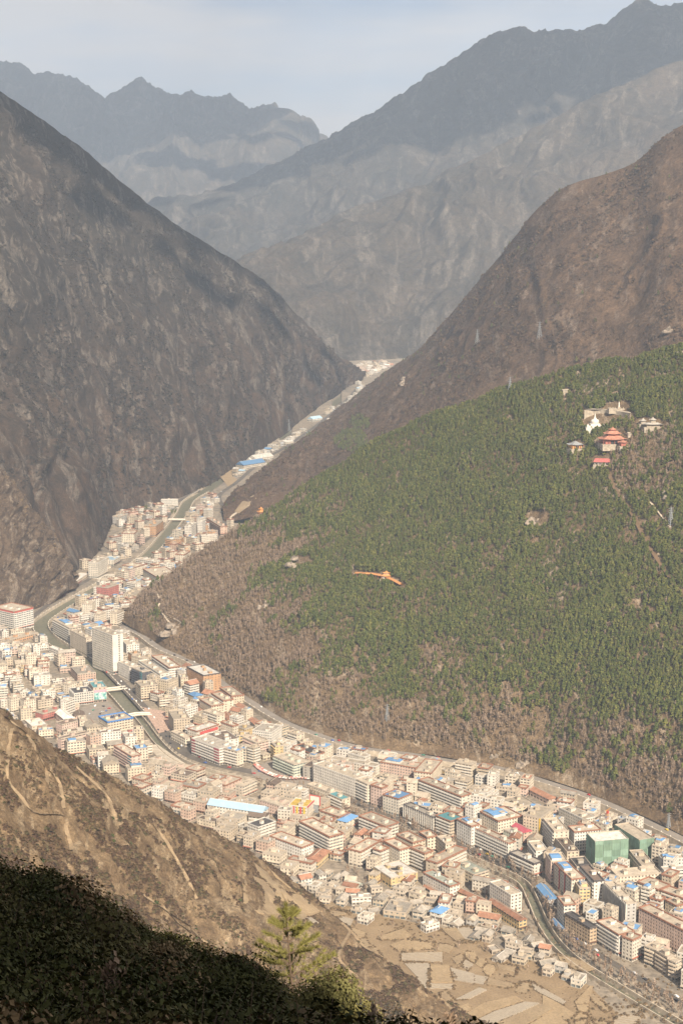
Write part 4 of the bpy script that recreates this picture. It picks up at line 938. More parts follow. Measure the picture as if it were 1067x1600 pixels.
def k11(s): return [(380+float(q.split(',')[0])*.18744, 1250+float(q.split(',')[1])*.18744) for q in s.split()]
terrace(k11('90,530 200,610 250,680 330,720 390,830 360,850 260,760 190,690 130,620'), SOIL['d']); terrace(k11('0,700 120,750 230,850 340,930 330,960 180,960 120,940 0,860'), SOIL['t'])
terrace(k11('400,870 470,920 560,960 500,1000 430,980'), SOIL['d']); terrace(k11('480,990 570,985 630,1030 480,1020'), SOIL['g']); terrace(k11('200,560 290,640 360,720 400,740 330,690 250,620'), SOIL['t'])
terrace([(440,1395),(470,1400),(500,1425),(470,1432),(450,1415)], SOIL['t']); terrace([(395,1370),(415,1378),(440,1410),(425,1418),(405,1398)], SOIL['d'])
M_path = soil('footpath', (.26, .19, .118), (.31, .235, .15)); M_trail = soil('shaded_dirt_trail', (.12, .08, .048), (.16, .108, .066)); M_track = soil('pale_track', (.48, .41, .32), (.54, .46, .36))  # trail: brown soil, with the shade of its tree rows put into the colour
def path(name, loftn, pts, hw, mat, dz=.45, step=6.0):
    L = drape_line(loftn, pts, step); L[:, 2] += dz; return ribbon(name, L, hw, 0.0, mat)
PATHS = []
for pts in ([(8,1122),(32,1140),(51,1163),(57,1178),(72,1202),(74,1232)], [(13,1189),(11,1212),(20,1232),(34,1248),(56,1272),(98,1276),(104,1296),(114,1334)], [(20,1140),(14,1165),(13,1189)],
            [(72,1202),(92,1222),(101,1268)], [(225,1400),(260,1425),(290,1445),(325,1478)], [(255,1418),(275,1440),(300,1462)], [(120,1200),(150,1228),(170,1250),(185,1290)], [(560,1440),(540,1470),(530,1500),(560,1530)], [(545,1430),(590,1470),(600,1500)], [(240,1290),(262,1320),(290,1370),(310,1410)]):
    path('footpath', 'dry_hillside', pts, 1.25, M_path, 1.1, 4.0); PATHS.append(pts)
TRAIL = [(951,736),(962,765),(985,798),(998,822),(1012,850),(1035,885),(1062,925),(1085,965)]
path('trail', 'wooded_hill', TRAIL, 4.0, M_trail, 1.0); TRACK2 = [(1002,768),(1016,785),(1033,806),(1052,830)]
path('track', 'wooded_hill', TRACK2, 1.8, M_track, .5); path('track', 'wooded_hill', [(245,925),(252,940),(248,950),(258,962),(268,978),(272,990)], 2.2, M_track, .5)
path('track', 'wooded_hill', [(258,962),(275,968),(290,978)], 1.6, M_track, .5)
path('track', 'russet_spur', [(352,820),(365,805),(378,797),(392,788)], 3.0, M_track, .8)
# bare earth scar on the toe of the russet spur and sand bars at the river bend
def scar(loftn, pts, mat, lift=1.2, name='earth_scar'):
    P = [drape(loftn, *p) for p in pts]; n = len(P); c = np.mean(P, axis=0)
    vs = [(p[0], p[1], p[2]+lift) for p in P]+[(c[0], c[1], c[2]+lift+1.0)]; fs = [(i, (i+1) % n, n) for i in range(n)]
    if sum(vs[i][0]*vs[(i+1) % n][1]-vs[(i+1) % n][0]*vs[i][1] for i in range(n)) < 0: fs = [f[::-1] for f in fs]
    tag(mkobj(name, fast_mesh(name, vs, fs, mat)), kind='structure')
scar('russet_spur', [(366,800),(378,785),(396,774),(402,779),(390,791),(374,803)], SOIL['d'])
slab('sand_bar', [(342,742),(352,733),(364,733),(362,742),(374,752),(358,762),(350,752)], .1, SOIL['t'])
slab('sand_bar', [(372,725),(395,712),(412,706),(405,718),(384,736)], .14, M_conc)
# rock outcrops in the wood and on the slopes
M_rock = plain('pale_rock', (.30, .25, .20), .95, .6, .2)
def outcrop(loftn, c, w, h, label, seed):
    p = drape(loftn, *c); rs = random.Random(seed); r = empty('rock_outcrop', tuple(p))
    for k in range(5):
        n, m_ = 9, 6; V = []; ox, oy = rs.uniform(-w/2, w/2), rs.uniform(-w/3, w/3); rr = w*rs.uniform(.16, .3); oz = oy*.45
        for i in range(m_+1):
            for j in range(n):
                a = 2*math.pi*j/n; e = math.pi/2*i/m_; q = rr*(1+.45*float(fbm(np.array([math.cos(a)*1.5+k*7, math.sin(a)*1.5+seed, i*.5]), 3)))
                V.append((ox+q*math.cos(a)*math.cos(e), oy+q*math.sin(a)*math.cos(e), oz-2+h*(1.0+.3*rs.random())*math.sin(e)*q/rr))
        fs = [(i*n+j, i*n+(j+1) % n, (i+1)*n+(j+1) % n, (i+1)*n+j) for i in range(m_) for j in range(n)]
        mkobj('boulder', fast_mesh('boulder', V, fs, M_rock), r)
    tag(r, label, 'rock')
outcrop('wooded_hill', (838,812), 26, 4.5, 'pale rock outcrop in a clearing halfway up the wooded hill', 3); outcrop('wooded_hill', (470,878), 34, 5, 'pale rocks on the brown left flank of the wooded hill', 4)
outcrop('wooded_hill', (418,945), 22, 5, 'small pale rocks low on the left flank of the wooded hill', 5); outcrop('wooded_hill', (270,985), 30, 6, 'pinkish cut rock beside the winding track at the hill toe', 6)
outcrop('wooded_hill', (810,1203), 30, 6, 'pale rock face above the hill road in the centre right', 7); outcrop('wooded_hill', (1045,775), 20, 4, 'pale rock patch by the track right of the trail', 8)
outcrop('wooded_hill', (775,1180), 12, 4, 'small bright rock above the hill road', 9); outcrop('russet_spur', (630,598), 40, 8, 'grey rocks low on the ridge of the russet spur', 10)
outcrop('russet_spur', (1045,515), 22, 5, 'pale earth patch high on the russet spur at the right', 11); pass
# ---------------------------------------------------------------- temple hill
M_white = plain('whitewash', (.66, .62, .56), .7, .08); M_redw = plain('temple_red', (.38, .14, .11), .8, .25); M_redr = plain('temple_roof', (.42, .20, .14), .7, .3); M_greyt = plain('grey_tile', (.28, .29, .30), .7, .2)
M_orng = plain('orange_tile', (.55, .26, .10), .6, .25, .3); M_redm = plain('red_sheet', (.48, .14, .13), .5, .15); M_pale = plain('pale_stone', (.42, .365, .29), .9, .3, .3); M_steel = plain('galvanised_steel', (.34, .36, .38), .5, .1, .3, .3, .3)
def curved_roof(mb, a, b, z, h, ov, top=.25):
    """hipped roof with upturned corners, half sizes a, b"""
    R = []
    for k in range(5):
        t = k/4; sx, sy = (a+ov)*(1-t)+a*top*t, (b+ov)*(1-t)+b*top*t; zz = z+h*(t**1.5)
        for (ux, uy, up) in ((-1,-1,.28),(0,-1,0),(1,-1,.28),(1,0,0),(1,1,.28),(0,1,0),(-1,1,.28),(-1,0,0)): R.append((sx*ux, sy*uy, zz+up*h*(1-t)**2))
    fs = [(k*8+i, k*8+(i+1) % 8, (k+1)*8+(i+1) % 8, (k+1)*8+i) for k in range(4) for i in range(8)]+[tuple(range(32, 40))]+[tuple(range(7, -1, -1))]
    mb.add(R, fs)
def pavilion(c, loftn, tiers, label, wallm, roofm, rz=0.0, name='pavilion', cat='pavilion', posts=True, plinth=1.5):
    p = drape(loftn, *c); r = empty(name, tuple(p), rz); z = 0.0; a0, b0, _, _ = tiers[0]
    MB().box(-a0-1.5, a0+1.5, -b0-1.5, b0+1.5, -6, plinth).build('plinth', M_pale, r); z = plinth
    for i, (a, b, hw, hr) in enumerate(tiers):
        MB().box(-a*.78, a*.78, -b*.78, b*.78, z, z+hw).build('wall', wallm, r)
        if posts and i == 0:
            for k in range(5):
                for s in (-1, 1):
                    MB().cone((-a+2*a*k/4, s*b*.96, z), (-a+2*a*k/4, s*b*.96, z+hw), .35, .3, 6).build('column', M_redw, r)
            MB().box(-a*.3, a*.3, -b*.8, -b*.785, z+.1, z+hw*.75).build('door', M_dark, r)
        q = MB(); curved_roof(q, a, b, z+hw, hr, a*.16, .62 if i < len(tiers)-1 else .18); q.build('roof', roofm, r); z += hw+hr*.72
    MB().lathe([(0.5, z+.1), (.7, z+.8), (.3, z+1.4), (.05, z+2.6)], 8).build('finial', roofm, r)
    tag(r, label, cat); return r
pavilion((956,696), 'wooded_hill', [(15,10,6,4.5),(9.5,6.5,3.5,4),(4.5,3.5,2.5,3)], 'red three-tiered temple hall on the wooded hill', M_redw, M_redr, math.radians(8), 'temple_hall', 'temple', plinth=2.5)
for s in (-1, 1): pavilion((956+s*17, 698), 'wooded_hill', [(5,6,5,2.5)], 'red side wing %s of the tiered temple hall' % ('left' if s < 0 else 'right'), M_redw, M_redr, math.radians(8), 'temple_wing', 'temple', posts=False)
pavilion((898,702), 'wooded_hill', [(8.5,6.5,5,4.5)], 'small temple pavilion with a grey curved roof left of the red hall', plain('ochre_plaster', (.62,.36,.14)), M_greyt, math.radians(20), 'temple_pavilion', 'pavilion')
pavilion((1019,668), 'wooded_hill', [(11,6,3.5,2),(4,4,4,3)], 'grey stone pavilion with a domed top at the right of the temple terrace', M_pale, plain('grey_stone', (.40,.37,.33), .9, .25), 0.0, 'stone_pavilion', 'pavilion', posts=False)
pavilion((1003,664), 'wooded_hill', [(4,4,4,3)], 'small grey domed kiosk left of the grey stone pavilion', M_pale, plain('grey_stone', (.40,.37,.33), .9, .25), 0.0, 'stone_kiosk', 'pavilion', posts=False)
pavilion((407,803), 'wooded_hill', [(5,5,4.5,2.5),(3.2,3.2,2.5,3)], 'little orange two-tiered pavilion on the left shoulder of the wooded hill', M_orng, M_orng, .4, 'hill_pavilion', 'pavilion')
p = drape('wooded_hill', 940, 726); r = empty('cable_station', tuple(p), math.radians(-12))
MB().box(-11, 11, -8, 8, -8, .6).build('platform', M_conc, r); MB().box(-8, 8, -4, 6, .6, 4.2).build('wall', M_white, r)
for i in range(5): MB().cone((-9+4.5*i, -6.5, .6), (-9+4.5*i, -6.5, 4.4), .35, .35, 6).build('column', M_white, r)
MB().add([(-11,-8.5,4.4),(11,-8.5,4.4),(11,7.5,4.4),(-11,7.5,4.4),(-9,0,8.2),(9,0,8.2)], [(0,1,5,4),(2,3,4,5),(1,2,5),(3,0,4),(0,3,2,1)]).build('roof', M_redm, r)
tag(r, 'cable-car station with a bright red roof at the top of the dirt trail', 'station')
p = drape('wooded_hill', 928, 668); r = empty('stupa', tuple(p)); mb = MB(); mb.box(-13,13,-11,11,-7,1.5); mb.build('base', M_white, r); MB().box(-9.5,9.5,-8.5,8.5,1.5,3.6).build('terrace', M_white, r); MB().box(-6.5,6.5,-6.5,6.5,3.6,5.8).build('step', M_white, r)
MB().lathe([(4.6,5.8),(5.4,7.6),(5.5,9.2),(4.7,10.8),(2.4,11.8),(1.6,12.0)], 20).build('dome', M_white, r, smooth=True); MB().box(-1.9,1.9,-1.9,1.9,11.8,13.2).build('harmika', M_white, r); MB().lathe([(1.4,13.2),(1.1,15),(.7,17.5),(.25,19.5),(.05,20.5)], 10).build('spire', M_white, r)
for sx in (-1, 1): MB().lathe([(1.7,1.5),(2.0,3),(1.2,4.2),(.3,5.8),(.02,6.6)], 10, 0, (sx*10.5, -8)).build('corner_stupa', M_white, r)
tag(r, 'white stupa with a stepped base in front of the stone terrace wall', 'stupa')
# retaining wall of the upper terrace, in dressed courses
L = drape_line('wooded_hill', [(912,655),(925,648),(940,645),(955,646),(972,650),(986,657)], 5.0); r = empty('terrace_wall', tuple(L[len(L)//2])); lo = np.array(r.location)
T = np.gradient(L[:, :2], axis=0); zt = L[:, 2].max()+4.5
for k in range(len(L)-1):
    a, b = L[k]-lo, L[k+1]-lo; t = (b-a)[:2]; t /= np.linalg.norm(t); nn = np.array([t[1], -t[0]])*.6; top = zt-lo[2]-3*abs(k/(len(L)-1)-.5)
    vs = [(a[0], a[1], a[2]-4), (b[0], b[1], b[2]-4), (b[0], b[1], top), (a[0], a[1], top)]; vs = vs+[(x+nn[0], y+nn[1], z) for x, y, z in vs]
    mkobj('wall_panel', fast_mesh('wall_panel', vs, [(0,1,2,3),(7,6,5,4),(0,4,5,1),(1,5,6,2),(2,6,7,3),(3,7,4,0)], M_pale), r)
P2 = [drape('wooded_hill', x, y) for x, y in ((985,648),(968,640),(950,638),(930,642))]
vs = [(p[0]-lo[0], p[1]-lo[1], zt-lo[2]-.3) for p in [L[0], L[len(L)//3], L[2*len(L)//3], L[-1]]]+[(p[0]-lo[0], p[1]-lo[1]+6, zt-lo[2]-.3) for p in P2]
mkobj('paved_top', fast_mesh('paved_top', vs, [tuple(range(8))], M_conc), r); tag(r, 'curved pale stone retaining wall of the hilltop terrace', 'wall')
p = drape('wooded_hill', 966, 641); r = empty('statue', tuple(p)); MB().box(-14,10,-4,9,-4,3).build('plaza', M_pale, r); MB().box(-1.6,1.6,-1.6,1.6,3,5).build('pedestal', M_pale, r); MB().lathe([(1.1,5),(1.3,6.5),(.9,8.5),(1.05,9.6),(.5,10.4),(.62,11.1),(.4,11.9),(.02,12.2)], 12).build('figure', M_white, r, smooth=True)
for k in range(6): MB().box(-13+3.6*k, -12.2+3.6*k, -3.8, -3.2, 3, 5).build('balustrade_post', M_pale, r)
tag(r, 'slim white statue on a stone plaza above the terrace wall', 'statue')
# orange covered gallery
G = drape_line('wooded_hill', [(556,899),(570,900),(584,901),(598,904),(612,909),(628,917)], 6.0); r = empty('covered_gallery', tuple(G[len(G)//2])); lo = np.array(r.location)
for k in range(len(G)-1):
    a, b = G[k]-lo, G[k+1]-lo; t = (b-a)[:2]; t /= np.linalg.norm(t); nn = np.array([t[1], -t[0]]); z0, z1 = a[2], b[2]
    def Q_(o, h, e): return [(a[0]+nn[0]*o, a[1]+nn[1]*o, z0+h), (b[0]+nn[0]*o, b[1]+nn[1]*o, z1+h)]
    A, Bq, Cq = Q_(3.2, 3.4, 0), Q_(0, 5.2, 0), Q_(-3.2, 3.4, 0)
    mkobj('roof_section', fast_mesh('roof_section', A+Bq+Cq, [(0,1,3,2),(2,3,5,4),(0,4,5,1)], M_orng), r)
    for o in (2.4, -2.4): MB().cone((a[0]+nn[0]*o, a[1]+nn[1]*o, z0-3), (a[0]+nn[0]*o, a[1]+nn[1]*o, z0+3.5), .25, .25, 5).build('column', M_redw, r)
    w0, w1 = Q_(-2.2, -3, 0), Q_(-2.2, 1.2, 0); mkobj('back_wall', fast_mesh('back_wall', w0+w1, [(0,1,3,2)], M_white), r)
tag(r, 'orange-roofed covered gallery stepping along the wooded hillside', 'gallery')
pavilion((604,906), 'wooded_hill', [(6.5,4,4,2.6),(4.5,2.8,2,2.4)], 'orange double-roofed pavilion in the middle of the covered gallery', M_white, M_orng, math.radians(-15), 'gallery_pavilion', 'pavilion')
for (c, w, lab) in (((885,612), 7, 'tiny pale hut in the pines left above the stupa'), ((938,625), 4, 'small pale shelter above the statue plaza'), ((1060,553), 6, 'pale hut at the right edge on the wooded ridge'), ((985,680), 5, 'pale low hut between temple hall and stone pavilion')):
    p = drape('wooded_hill', *c); r = empty('hut', tuple(p), .3); MB().box(-w,w,-w*.5,w*.5,-4,2.6).build('wall', M_pale, r); MB().add([(-w-.5,-w*.6,2.6),(w+.5,-w*.6,2.6),(w+.5,w*.6,2.6),(-w-.5,w*.6,2.6),(-w-.5,0,4),(w+.5,0,4)], [(0,1,5,4),(2,3,4,5),(1,2,5),(3,0,4),(0,3,2,1)]).build('roof', M_pale, r); tag(r, lab, 'hut')
# ---------------------------------------------------------------- pylons
def pylon(loftn, c, h, label, th=.28):
    p = drape(loftn, *c); r = empty('pylon', tuple(p), .5); w = h*.12
    def leg(sx, sy):
        MB().cone((sx*w, sy*w, -3), (sx*w*.25, sy*w*.25, h*.7), th, th*.8, 4).cone((sx*w*.25, sy*w*.25, h*.7), (0, 0, h), th*.8, th*.5, 4).build('leg', M_steel, r)
    for sx in (-1, 1):
        for sy in (-1, 1): leg(sx, sy)
    mb = MB(); N = 6
    for k in range(N):
        z0, z1 = h*.7*k/N, h*.7*(k+1)/N; a0, a1 = w*(1-.75*k/N), w*(1-.75*(k+1)/N)
        for (x0, y0, x1, y1) in ((-1,-1,1,-1),(1,-1,1,1),(1,1,-1,1),(-1,1,-1,-1)):
            mb.cone((x0*a0, y0*a0, z0), (x1*a1, y1*a1, z1), th*.5, th*.5, 3); mb.cone((x1*a0, y1*a0, z0), (x0*a1, y0*a1, z1), th*.5, th*.5, 3)
    tag(mb.build('bracing', M_steel, r), kind='stuff')
    for z in (h*.68, h*.80, h*.92):
        MB().cone((-h*.17, 0, z), (h*.17, 0, z), th*.6, th*.6, 4).build('cross_arm', M_steel, r)
    tag(r, label, 'pylon')
pylon('russet_spur', (745,538), 32, 'lattice pylon on the russet slope, left of two', .35); pylon('russet_spur', (842,528), 32, 'lattice pylon on the russet slope, right of two', .35)
pylon('wooded_hill', (796,612), 22, 'lattice pylon standing on the skyline of the wooded ridge', .35); pylon('wooded_hill', (1047,820), 22, 'grey cable-car pylon among pines right of the dirt trail', .5)
pylon('left_mountain', (453,676), 34, 'lattice pylon low on the left mountain above the far valley road', .35); pylon('wooded_hill', (605,1125), 20, 'thin pylon in the bare trees above the town', .3)
pylon('wooded_hill', (1035,1308), 16, 'small bluish pylon beside the hill road at the right', .35)
# ---------------------------------------------------------------- market stalls, cars
M_cl = [plain('stall_canvas_'+k, c, .8, .2, .6) for k, c in (('pink', (.62,.34,.30)), ('white', (.72,.66,.60)), ('red', (.45,.16,.13)), ('beige', (.58,.47,.38)))]
ML = resample([onfloor(x, y) for x, y in ((398,1197),(405,1204),(420,1212),(436,1217),(455,1219),(470,1218),(486,1220))], 3.6)
ONES = 'zeroth first second third fourth fifth sixth seventh eighth ninth tenth eleventh twelfth thirteenth fourteenth fifteenth sixteenth seventeenth eighteenth nineteenth'.split()
def nth(i): return ONES[i] if i < 20 else ('twentieth' if i == 20 else 'twenty-'+ONES[i-20] if i < 30 else 'thirty-'+ONES[i-30])
CN = ['pink', 'white', 'dark red', 'beige']; rs = random.Random(5); seen = [0]*4
for i, q in enumerate(ML):
    for s in (0, 1):
        k = rs.choice((0, 0, 1, 1, 2, 3)); r = empty('market_stall', (q[0]+rs.uniform(-.3,.3)+s*1.5, q[1]+s*4.2, q[2]+.15), rs.uniform(-.3, .3)); w = 1.5
        MB().add([(-w,-w,2.1),(w,-w,2.1),(w,w,2.1),(-w,w,2.1),(0,0,3.0)], [(0,1,4),(1,2,4),(2,3,4),(3,0,4),(0,3,2,1)]).build('canopy', M_cl[k], r)
        for (x, y) in ((-1,-1),(1,-1),(1,1),(-1,1)): MB().cone((x*1.35,y*1.35,0), (x*1.35,y*1.35,2.15), .05, .05, 4).build('post', M_steel, r)
        MB().box(-1.2, 1.2, -1.1, -.4, 0, .9).build('counter', M_shop, r)
        seen[k] += 1; tag(r, '%s canopied market stall, %s of its colour from the left' % (CN[k], nth(seen[k])), 'stall', 'market stalls on the square')
CARC = dict(white=(.72,.72,.70), silver=(.45,.46,.47), black=(.03,.03,.035), red=(.45,.05,.05), blue=(.06,.12,.35), yellow=(.65,.45,.06), green=(.08,.25,.18))
M_tyre = plain('tyre', (.02,.02,.02)); M_cg = plain('car_glass', (.03,.04,.05), .1, .05, .3, .5); CARM = {}
def carmesh(c):
    if c not in CARM:
        m = MB(); prof = [(-2.2,.35),(2.2,.35),(2.25,.75),(1.9,.95),(1.0,1.02),(.45,1.48),(-1.0,1.5),(-1.7,1.05),(-2.2,.95)]; n = len(prof)
        m.add([(x,-.85,z) for x, z in prof]+[(x,.85,z) for x, z in prof], [tuple(range(n)), tuple(range(2*n-1, n-1, -1))]+[(i, i+n, (i+1) % n+n, (i+1) % n) for i in range(n)])
        m.box(-1.0,.5,-.87,.87,1.08,1.40,1)
        for x in (-1.35, 1.35):
            for y in (-.8, .8): m.cone((x,y-.12,.33),(x,y+.12,.33),.33,.33,10,2)
        CARM[c] = fast_mesh('parked_car', m.v, m.f, [plain('car_paint_'+c, CARC[c], .3, .04, .3, .5), M_cg, M_tyre], m.m)
    return CARM[c]
rs = random.Random(21); taken = []; CARS = []
def car(x, y, z, a, where):
    c = rs.choice(['white','white','white','silver','silver','black','black','red','blue','yellow','green'])
    o = mkobj('car', carmesh(c), None, (x, y, z)); o.rotation_euler = (0, 0, a); tag(o, None, 'car', 'cars on '+where); CARS.append((o, c, where))
def cars_on(L, offs, count, z, where, lo=0.0, hi=1.0):
    for _ in range(count):
        i = int(rs.uniform(lo, hi)*(len(L)-2)); t = L[i+1, :2]-L[i, :2]; t /= np.linalg.norm(t); o = rs.choice(offs); x, y = L[i, :2]+np.array([-t[1], t[0]])*o+t*rs.uniform(-3, 3)
        if any((x-a)**2+(y-b)**2 < 36 for a, b in taken): continue
        taken.append((x, y)); car(x, y, L[i, 2]+z, math.atan2(t[1], t[0])+(math.pi if o < 0 else 0), where)
cars_on(RIVRD, (-4.6, -2, 2, 4.6), 60, .05, 'the riverside street'); cars_on(HILLRD, (-2.4, 2.4), 22, .28, 'the road below the wooded hill'); cars_on(UPRD, (-2.4, 2.4), 30, .28, 'the valley road'); cars_on(LOWRD, (-2.4, 2.4), 14, .06, 'the lower right road')
for k in range(9):
    q = onfloor(340+4*k, 1281+1.4*k+rs.uniform(-1, 1)); car(q[0], q[1], q[2]+.05, rs.uniform(0, 3), 'the yard behind the blue-roofed hall')
for k in range(10):
    q = onfloor(rs.uniform(140, 185), rs.uniform(1100, 1125)); car(q[0], q[1], q[2]+.12, rs.uniform(0, 3), 'the paved square')
cb = {}
for o, c, wh in CARS:
    px, py = topix(np.array(o.location)); m = min(marks, key=lambda q: (q['p'][0]-px)**2+(q['p'][1]-py)**2); dx, dy = px-m['p'][0], py-m['p'][1]
    rel = ('right of ' if dx > 0 else 'left of ') if abs(dx) > abs(dy) else ('in front of ' if dy > 0 else 'behind ')
    cb.setdefault((c, rel+m['mark']), []).append((dx*dx+dy*dy, o))
for (c, r), L in cb.items():
    L.sort(key=lambda q: q[0])
    for i, (_, o) in enumerate(L): o['label'] = ('small %s car ' % c)+(r if len(L) == 1 else 'on the road, '+ORD[min(i, 9)]+' '+r)
# white hall with the long pale blue roof, curved in three lengths
for i, (a, b, c) in enumerate((('339,1249', '358,1258', '368,1252'), ('359,1256', '378,1264', '386,1259'), ('379,1262', '399,1268', '407,1263'))): pass
bld(*onfloor(372,1278)[:2], math.radians(-22), 62, 15, 4, 'w', 'l', 'g', 'G', 'long white hall with a pale blue roof behind the dry hillside', cat='building', name='town_building')
BLD[-1]['o']['label'] = BLD[-1]['label']; BLD[-1]['o']['group'] = 'buildings of the valley town'
# ---------------------------------------------------------------- accents on single buildings
def find(mark): return next(d for d in BLD if d['mark'] == mark)
def panel(mark, name, side, x0, x1, z0, z1, mat, dep=.18, label=None):
    d = find(mark); hx, hy = d['lx']/2, d['ly']/2; m = MB()
    if side == 'f': m.box(-hx+d['lx']*x0, -hx+d['lx']*x1, -hy-dep-.5, -hy-.3, z0, z1)
    else: m.box(-hx-dep-.5, -hx-.3, hy-d['ly']*x1, hy-d['ly']*x0, z0, z1)
    o = m.build(name, mat, d['o']); 
    if label: o['label'] = label
M_mar = plain('maroon_panel', (.30, .08, .09), .6, .1); M_blk = plain('red_panel', (.50, .10, .09), .6, .1); M_yel = plain('yellow_panel', (.68, .45, .06), .6, .1); M_teal = plain('teal_glass', (.06, .24, .27), .2, .2, .2, .5)
panel('the white high-rise tower', 'end_wall', 'f', .0, .55, 4, 53.5, wallmat('w', 2)); panel('the white high-rise tower', 'end_wall', 'f', .70, 1.0, 4, 53.5, wallmat('w', 2)); panel('the maroon-panelled block', 'facade_panel', 's', .01, .13, 3, 19, M_mar); panel('the maroon-panelled block', 'facade_panel', 's', .82, .99, 3, 19, M_mar)
panel('the red-sign block', 'sign_band', 'f', .12, .95, 10.5, 14, M_blk); panel('the pink teal-cornered block', 'glass_bay', 's', .8, .98, 3, 18, M_teal); panel('the dark glass-fronted building', 'glass_bay', 's', .8, .98, 2, 21, M_teal)
for k in range(5): panel('the colourful zigzag building', 'yellow_bay', 's', .06+.19*k, .15+.19*k, 2.5, 12.5, M_yel if k % 2 == 0 else M_blk)
panel('the colourful zigzag building', 'red_edge', 'f', .02, .98, 11.6, 13.4, M_blk)
panel('the bent cream apartments', 'yellow_stripe', 's', .92, .99, 2, 22, M_yel); panel('the red-striped block', 'red_stripe', 's', .3, .34, 2, 22, M_blk); panel('the red-striped block', 'red_stripe', 's', .62, .66, 2, 22, M_blk); panel('the red-banded white building', 'red_band', 's', .02, .98, 26.5, 28, M_blk); panel('the red-banded white building', 'red_band', 'f', .02, .98, 26.5, 28, M_blk)
m, n, l, b = newmat('billboard_print'); t = n.new('ShaderNodeTexCoord'); f = noisenode(n, l, t.outputs['Object'], .22, 5, .7)
l.new(rampnode(n, l, f, [(.3, (.03,.05,.05)), (.42, (.10,.30,.30)), (.52, (.35,.52,.50)), (.60, (.7,.7,.66)), (.7, (.06,.16,.14))]), b.inputs['Base Color']); M_bill = m
panel('the billboard building', 'billboard', 'f', .05, .97, 3.6, 13.0, M_bill, .5, 'picture billboard of teal mountains'); panel('the billboard building', 'billboard_header', 'f', .05, .97, 13.2, 16.0, plain('pink_header', (.62,.33,.40), .6, .2), .5)
d = find('the pale yellow hotel')
for k in range(7): MB().add([(-12+3.2*k,0,d['n']*3.15+.2),(-9.4+3.2*k,0,d['n']*3.15+.2),(-9.4+3.2*k,3.4,d['n']*3.15+2.2),(-12+3.2*k,3.4,d['n']*3.15+2.2)], [(0,1,2,3)]).build('solar_collector', plain('solar_glass', (.03,.04,.09), .15, .1, .3, .5) if k == 0 else bpy.data.materials['solar_glass'], d['o'])
MB().box(-16, -13, -5, 5, d['n']*3.15-.2, d['n']*3.15+.3).build('teal_roof_panel', roofmat('e', 0), d['o'])
d = find('the colourful zigzag building'); q = onfloor(497, 1268)
r = empty('roof_sign', (d['x']+14, d['y']+6, 8.5), -.5); MB().box(-5.5,5.5,-.3,.3,0,9).build('board', M_white, r)
for (x0,x1,z0,z1) in ((-6.3,-5.5,-.6,9.8),(5.5,6.3,-.6,9.8),(-5.5,5.5,9,9.8)): MB().box(x0,x1,-.5,.5,z0,z1).build('frame', M_blk, r)
MB().box(-4,4,-.2,.2,-8.5,0).build('support', M_steel, r); tag(r, 'blank white sign board in a red frame beside the colourful building', 'sign')
# construction hoist by the netted towers
q = onfloor(947, 1305); r = empty('tower_crane', (q[0], q[1], q[2]), .8); M_cr = plain('crane_orange', (.50,.25,.09), .5, .2)
for sx in (-1, 1):
    for sy in (-1, 1): MB().cone((sx*.9,sy*.9,0),(sx*.9,sy*.9,26),.22,.22,4).build('mast_leg', M_cr, r)
mb = MB()
for k in range(9):
    for (x0,y0,x1,y1) in ((-1,-1,1,-1),(1,-1,1,1),(1,1,-1,1),(-1,1,-1,-1)): mb.cone((x0*.9,y0*.9,k*2.8),(x1*.9,y1*.9,k*2.8+2.8),.1,.1,3)
tag(mb.build('mast_bracing', M_cr, r), kind='stuff'); MB().box(-1.3,1.3,-1.3,1.3,23,25.6).build('cab', plain('crane_cab', (.5,.08,.06)), r); MB().cone((-3,0,26.2),(6,0,27),.6,.3,4).build('jib', M_cr, r); MB().box(-5,-3,-.9,.9,24.5,26.6).build('counterweight', M_conc, r); tag(r, 'orange construction hoist mast between the two netted buildings', 'crane')
# ================================================================ VEGETATION
def leafmat(name, cols, var=.35, rough=.7, trans=0.0):
    m, n, l, b = newmat(name); oi = n.new('ShaderNodeObjectInfo'); g = n.new('ShaderNodeNewGeometry')
    c = rampnode(n, l, oi.outputs['Random'], [(i/(len(cols)-1) if len(cols) > 1 else 0, k) for i, k in enumerate(cols)])
    f = rampnode(n, l, g.outputs['Random Per Island'], [(0, 1-var), (1, 1+var)])
    l.new(mixnode(n, l, 1.0, c, f, 'MULTIPLY'), b.inputs['Base Color']); b.inputs['Roughness'].default_value = rough; b.inputs['Specular IOR Level'].default_value = .1
    return m
M_pine = leafmat('pine_needles', [(.062,.080,.020), (.090,.106,.027), (.135,.134,.038), (.074,.092,.025), (.105,.102,.036)]); M_bark = plain('bark', (.13,.095,.07), .95, .2, 1.0)
M_twig = leafmat('bare_twigs', [(.22,.16,.115), (.28,.21,.155), (.32,.245,.185), (.20,.14,.10)], .25); M_shrub = leafmat('dry_scrub', [(.115,.080,.050), (.155,.108,.062), (.19,.135,.078), (.085,.066,.040)])
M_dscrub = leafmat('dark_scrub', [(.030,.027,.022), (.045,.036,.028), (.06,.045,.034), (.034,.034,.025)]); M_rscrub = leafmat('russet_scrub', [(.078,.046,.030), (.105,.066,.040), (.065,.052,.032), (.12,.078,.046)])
M_oscrub = leafmat('hill_scrub', [(.090,.058,.036), (.070,.044,.030), (.110,.076,.044), (.070,.064,.032)]); M_green = leafmat('evergreen_leaf', [(.030,.045,.014), (.045,.062,.020), (.06,.075,.025)])
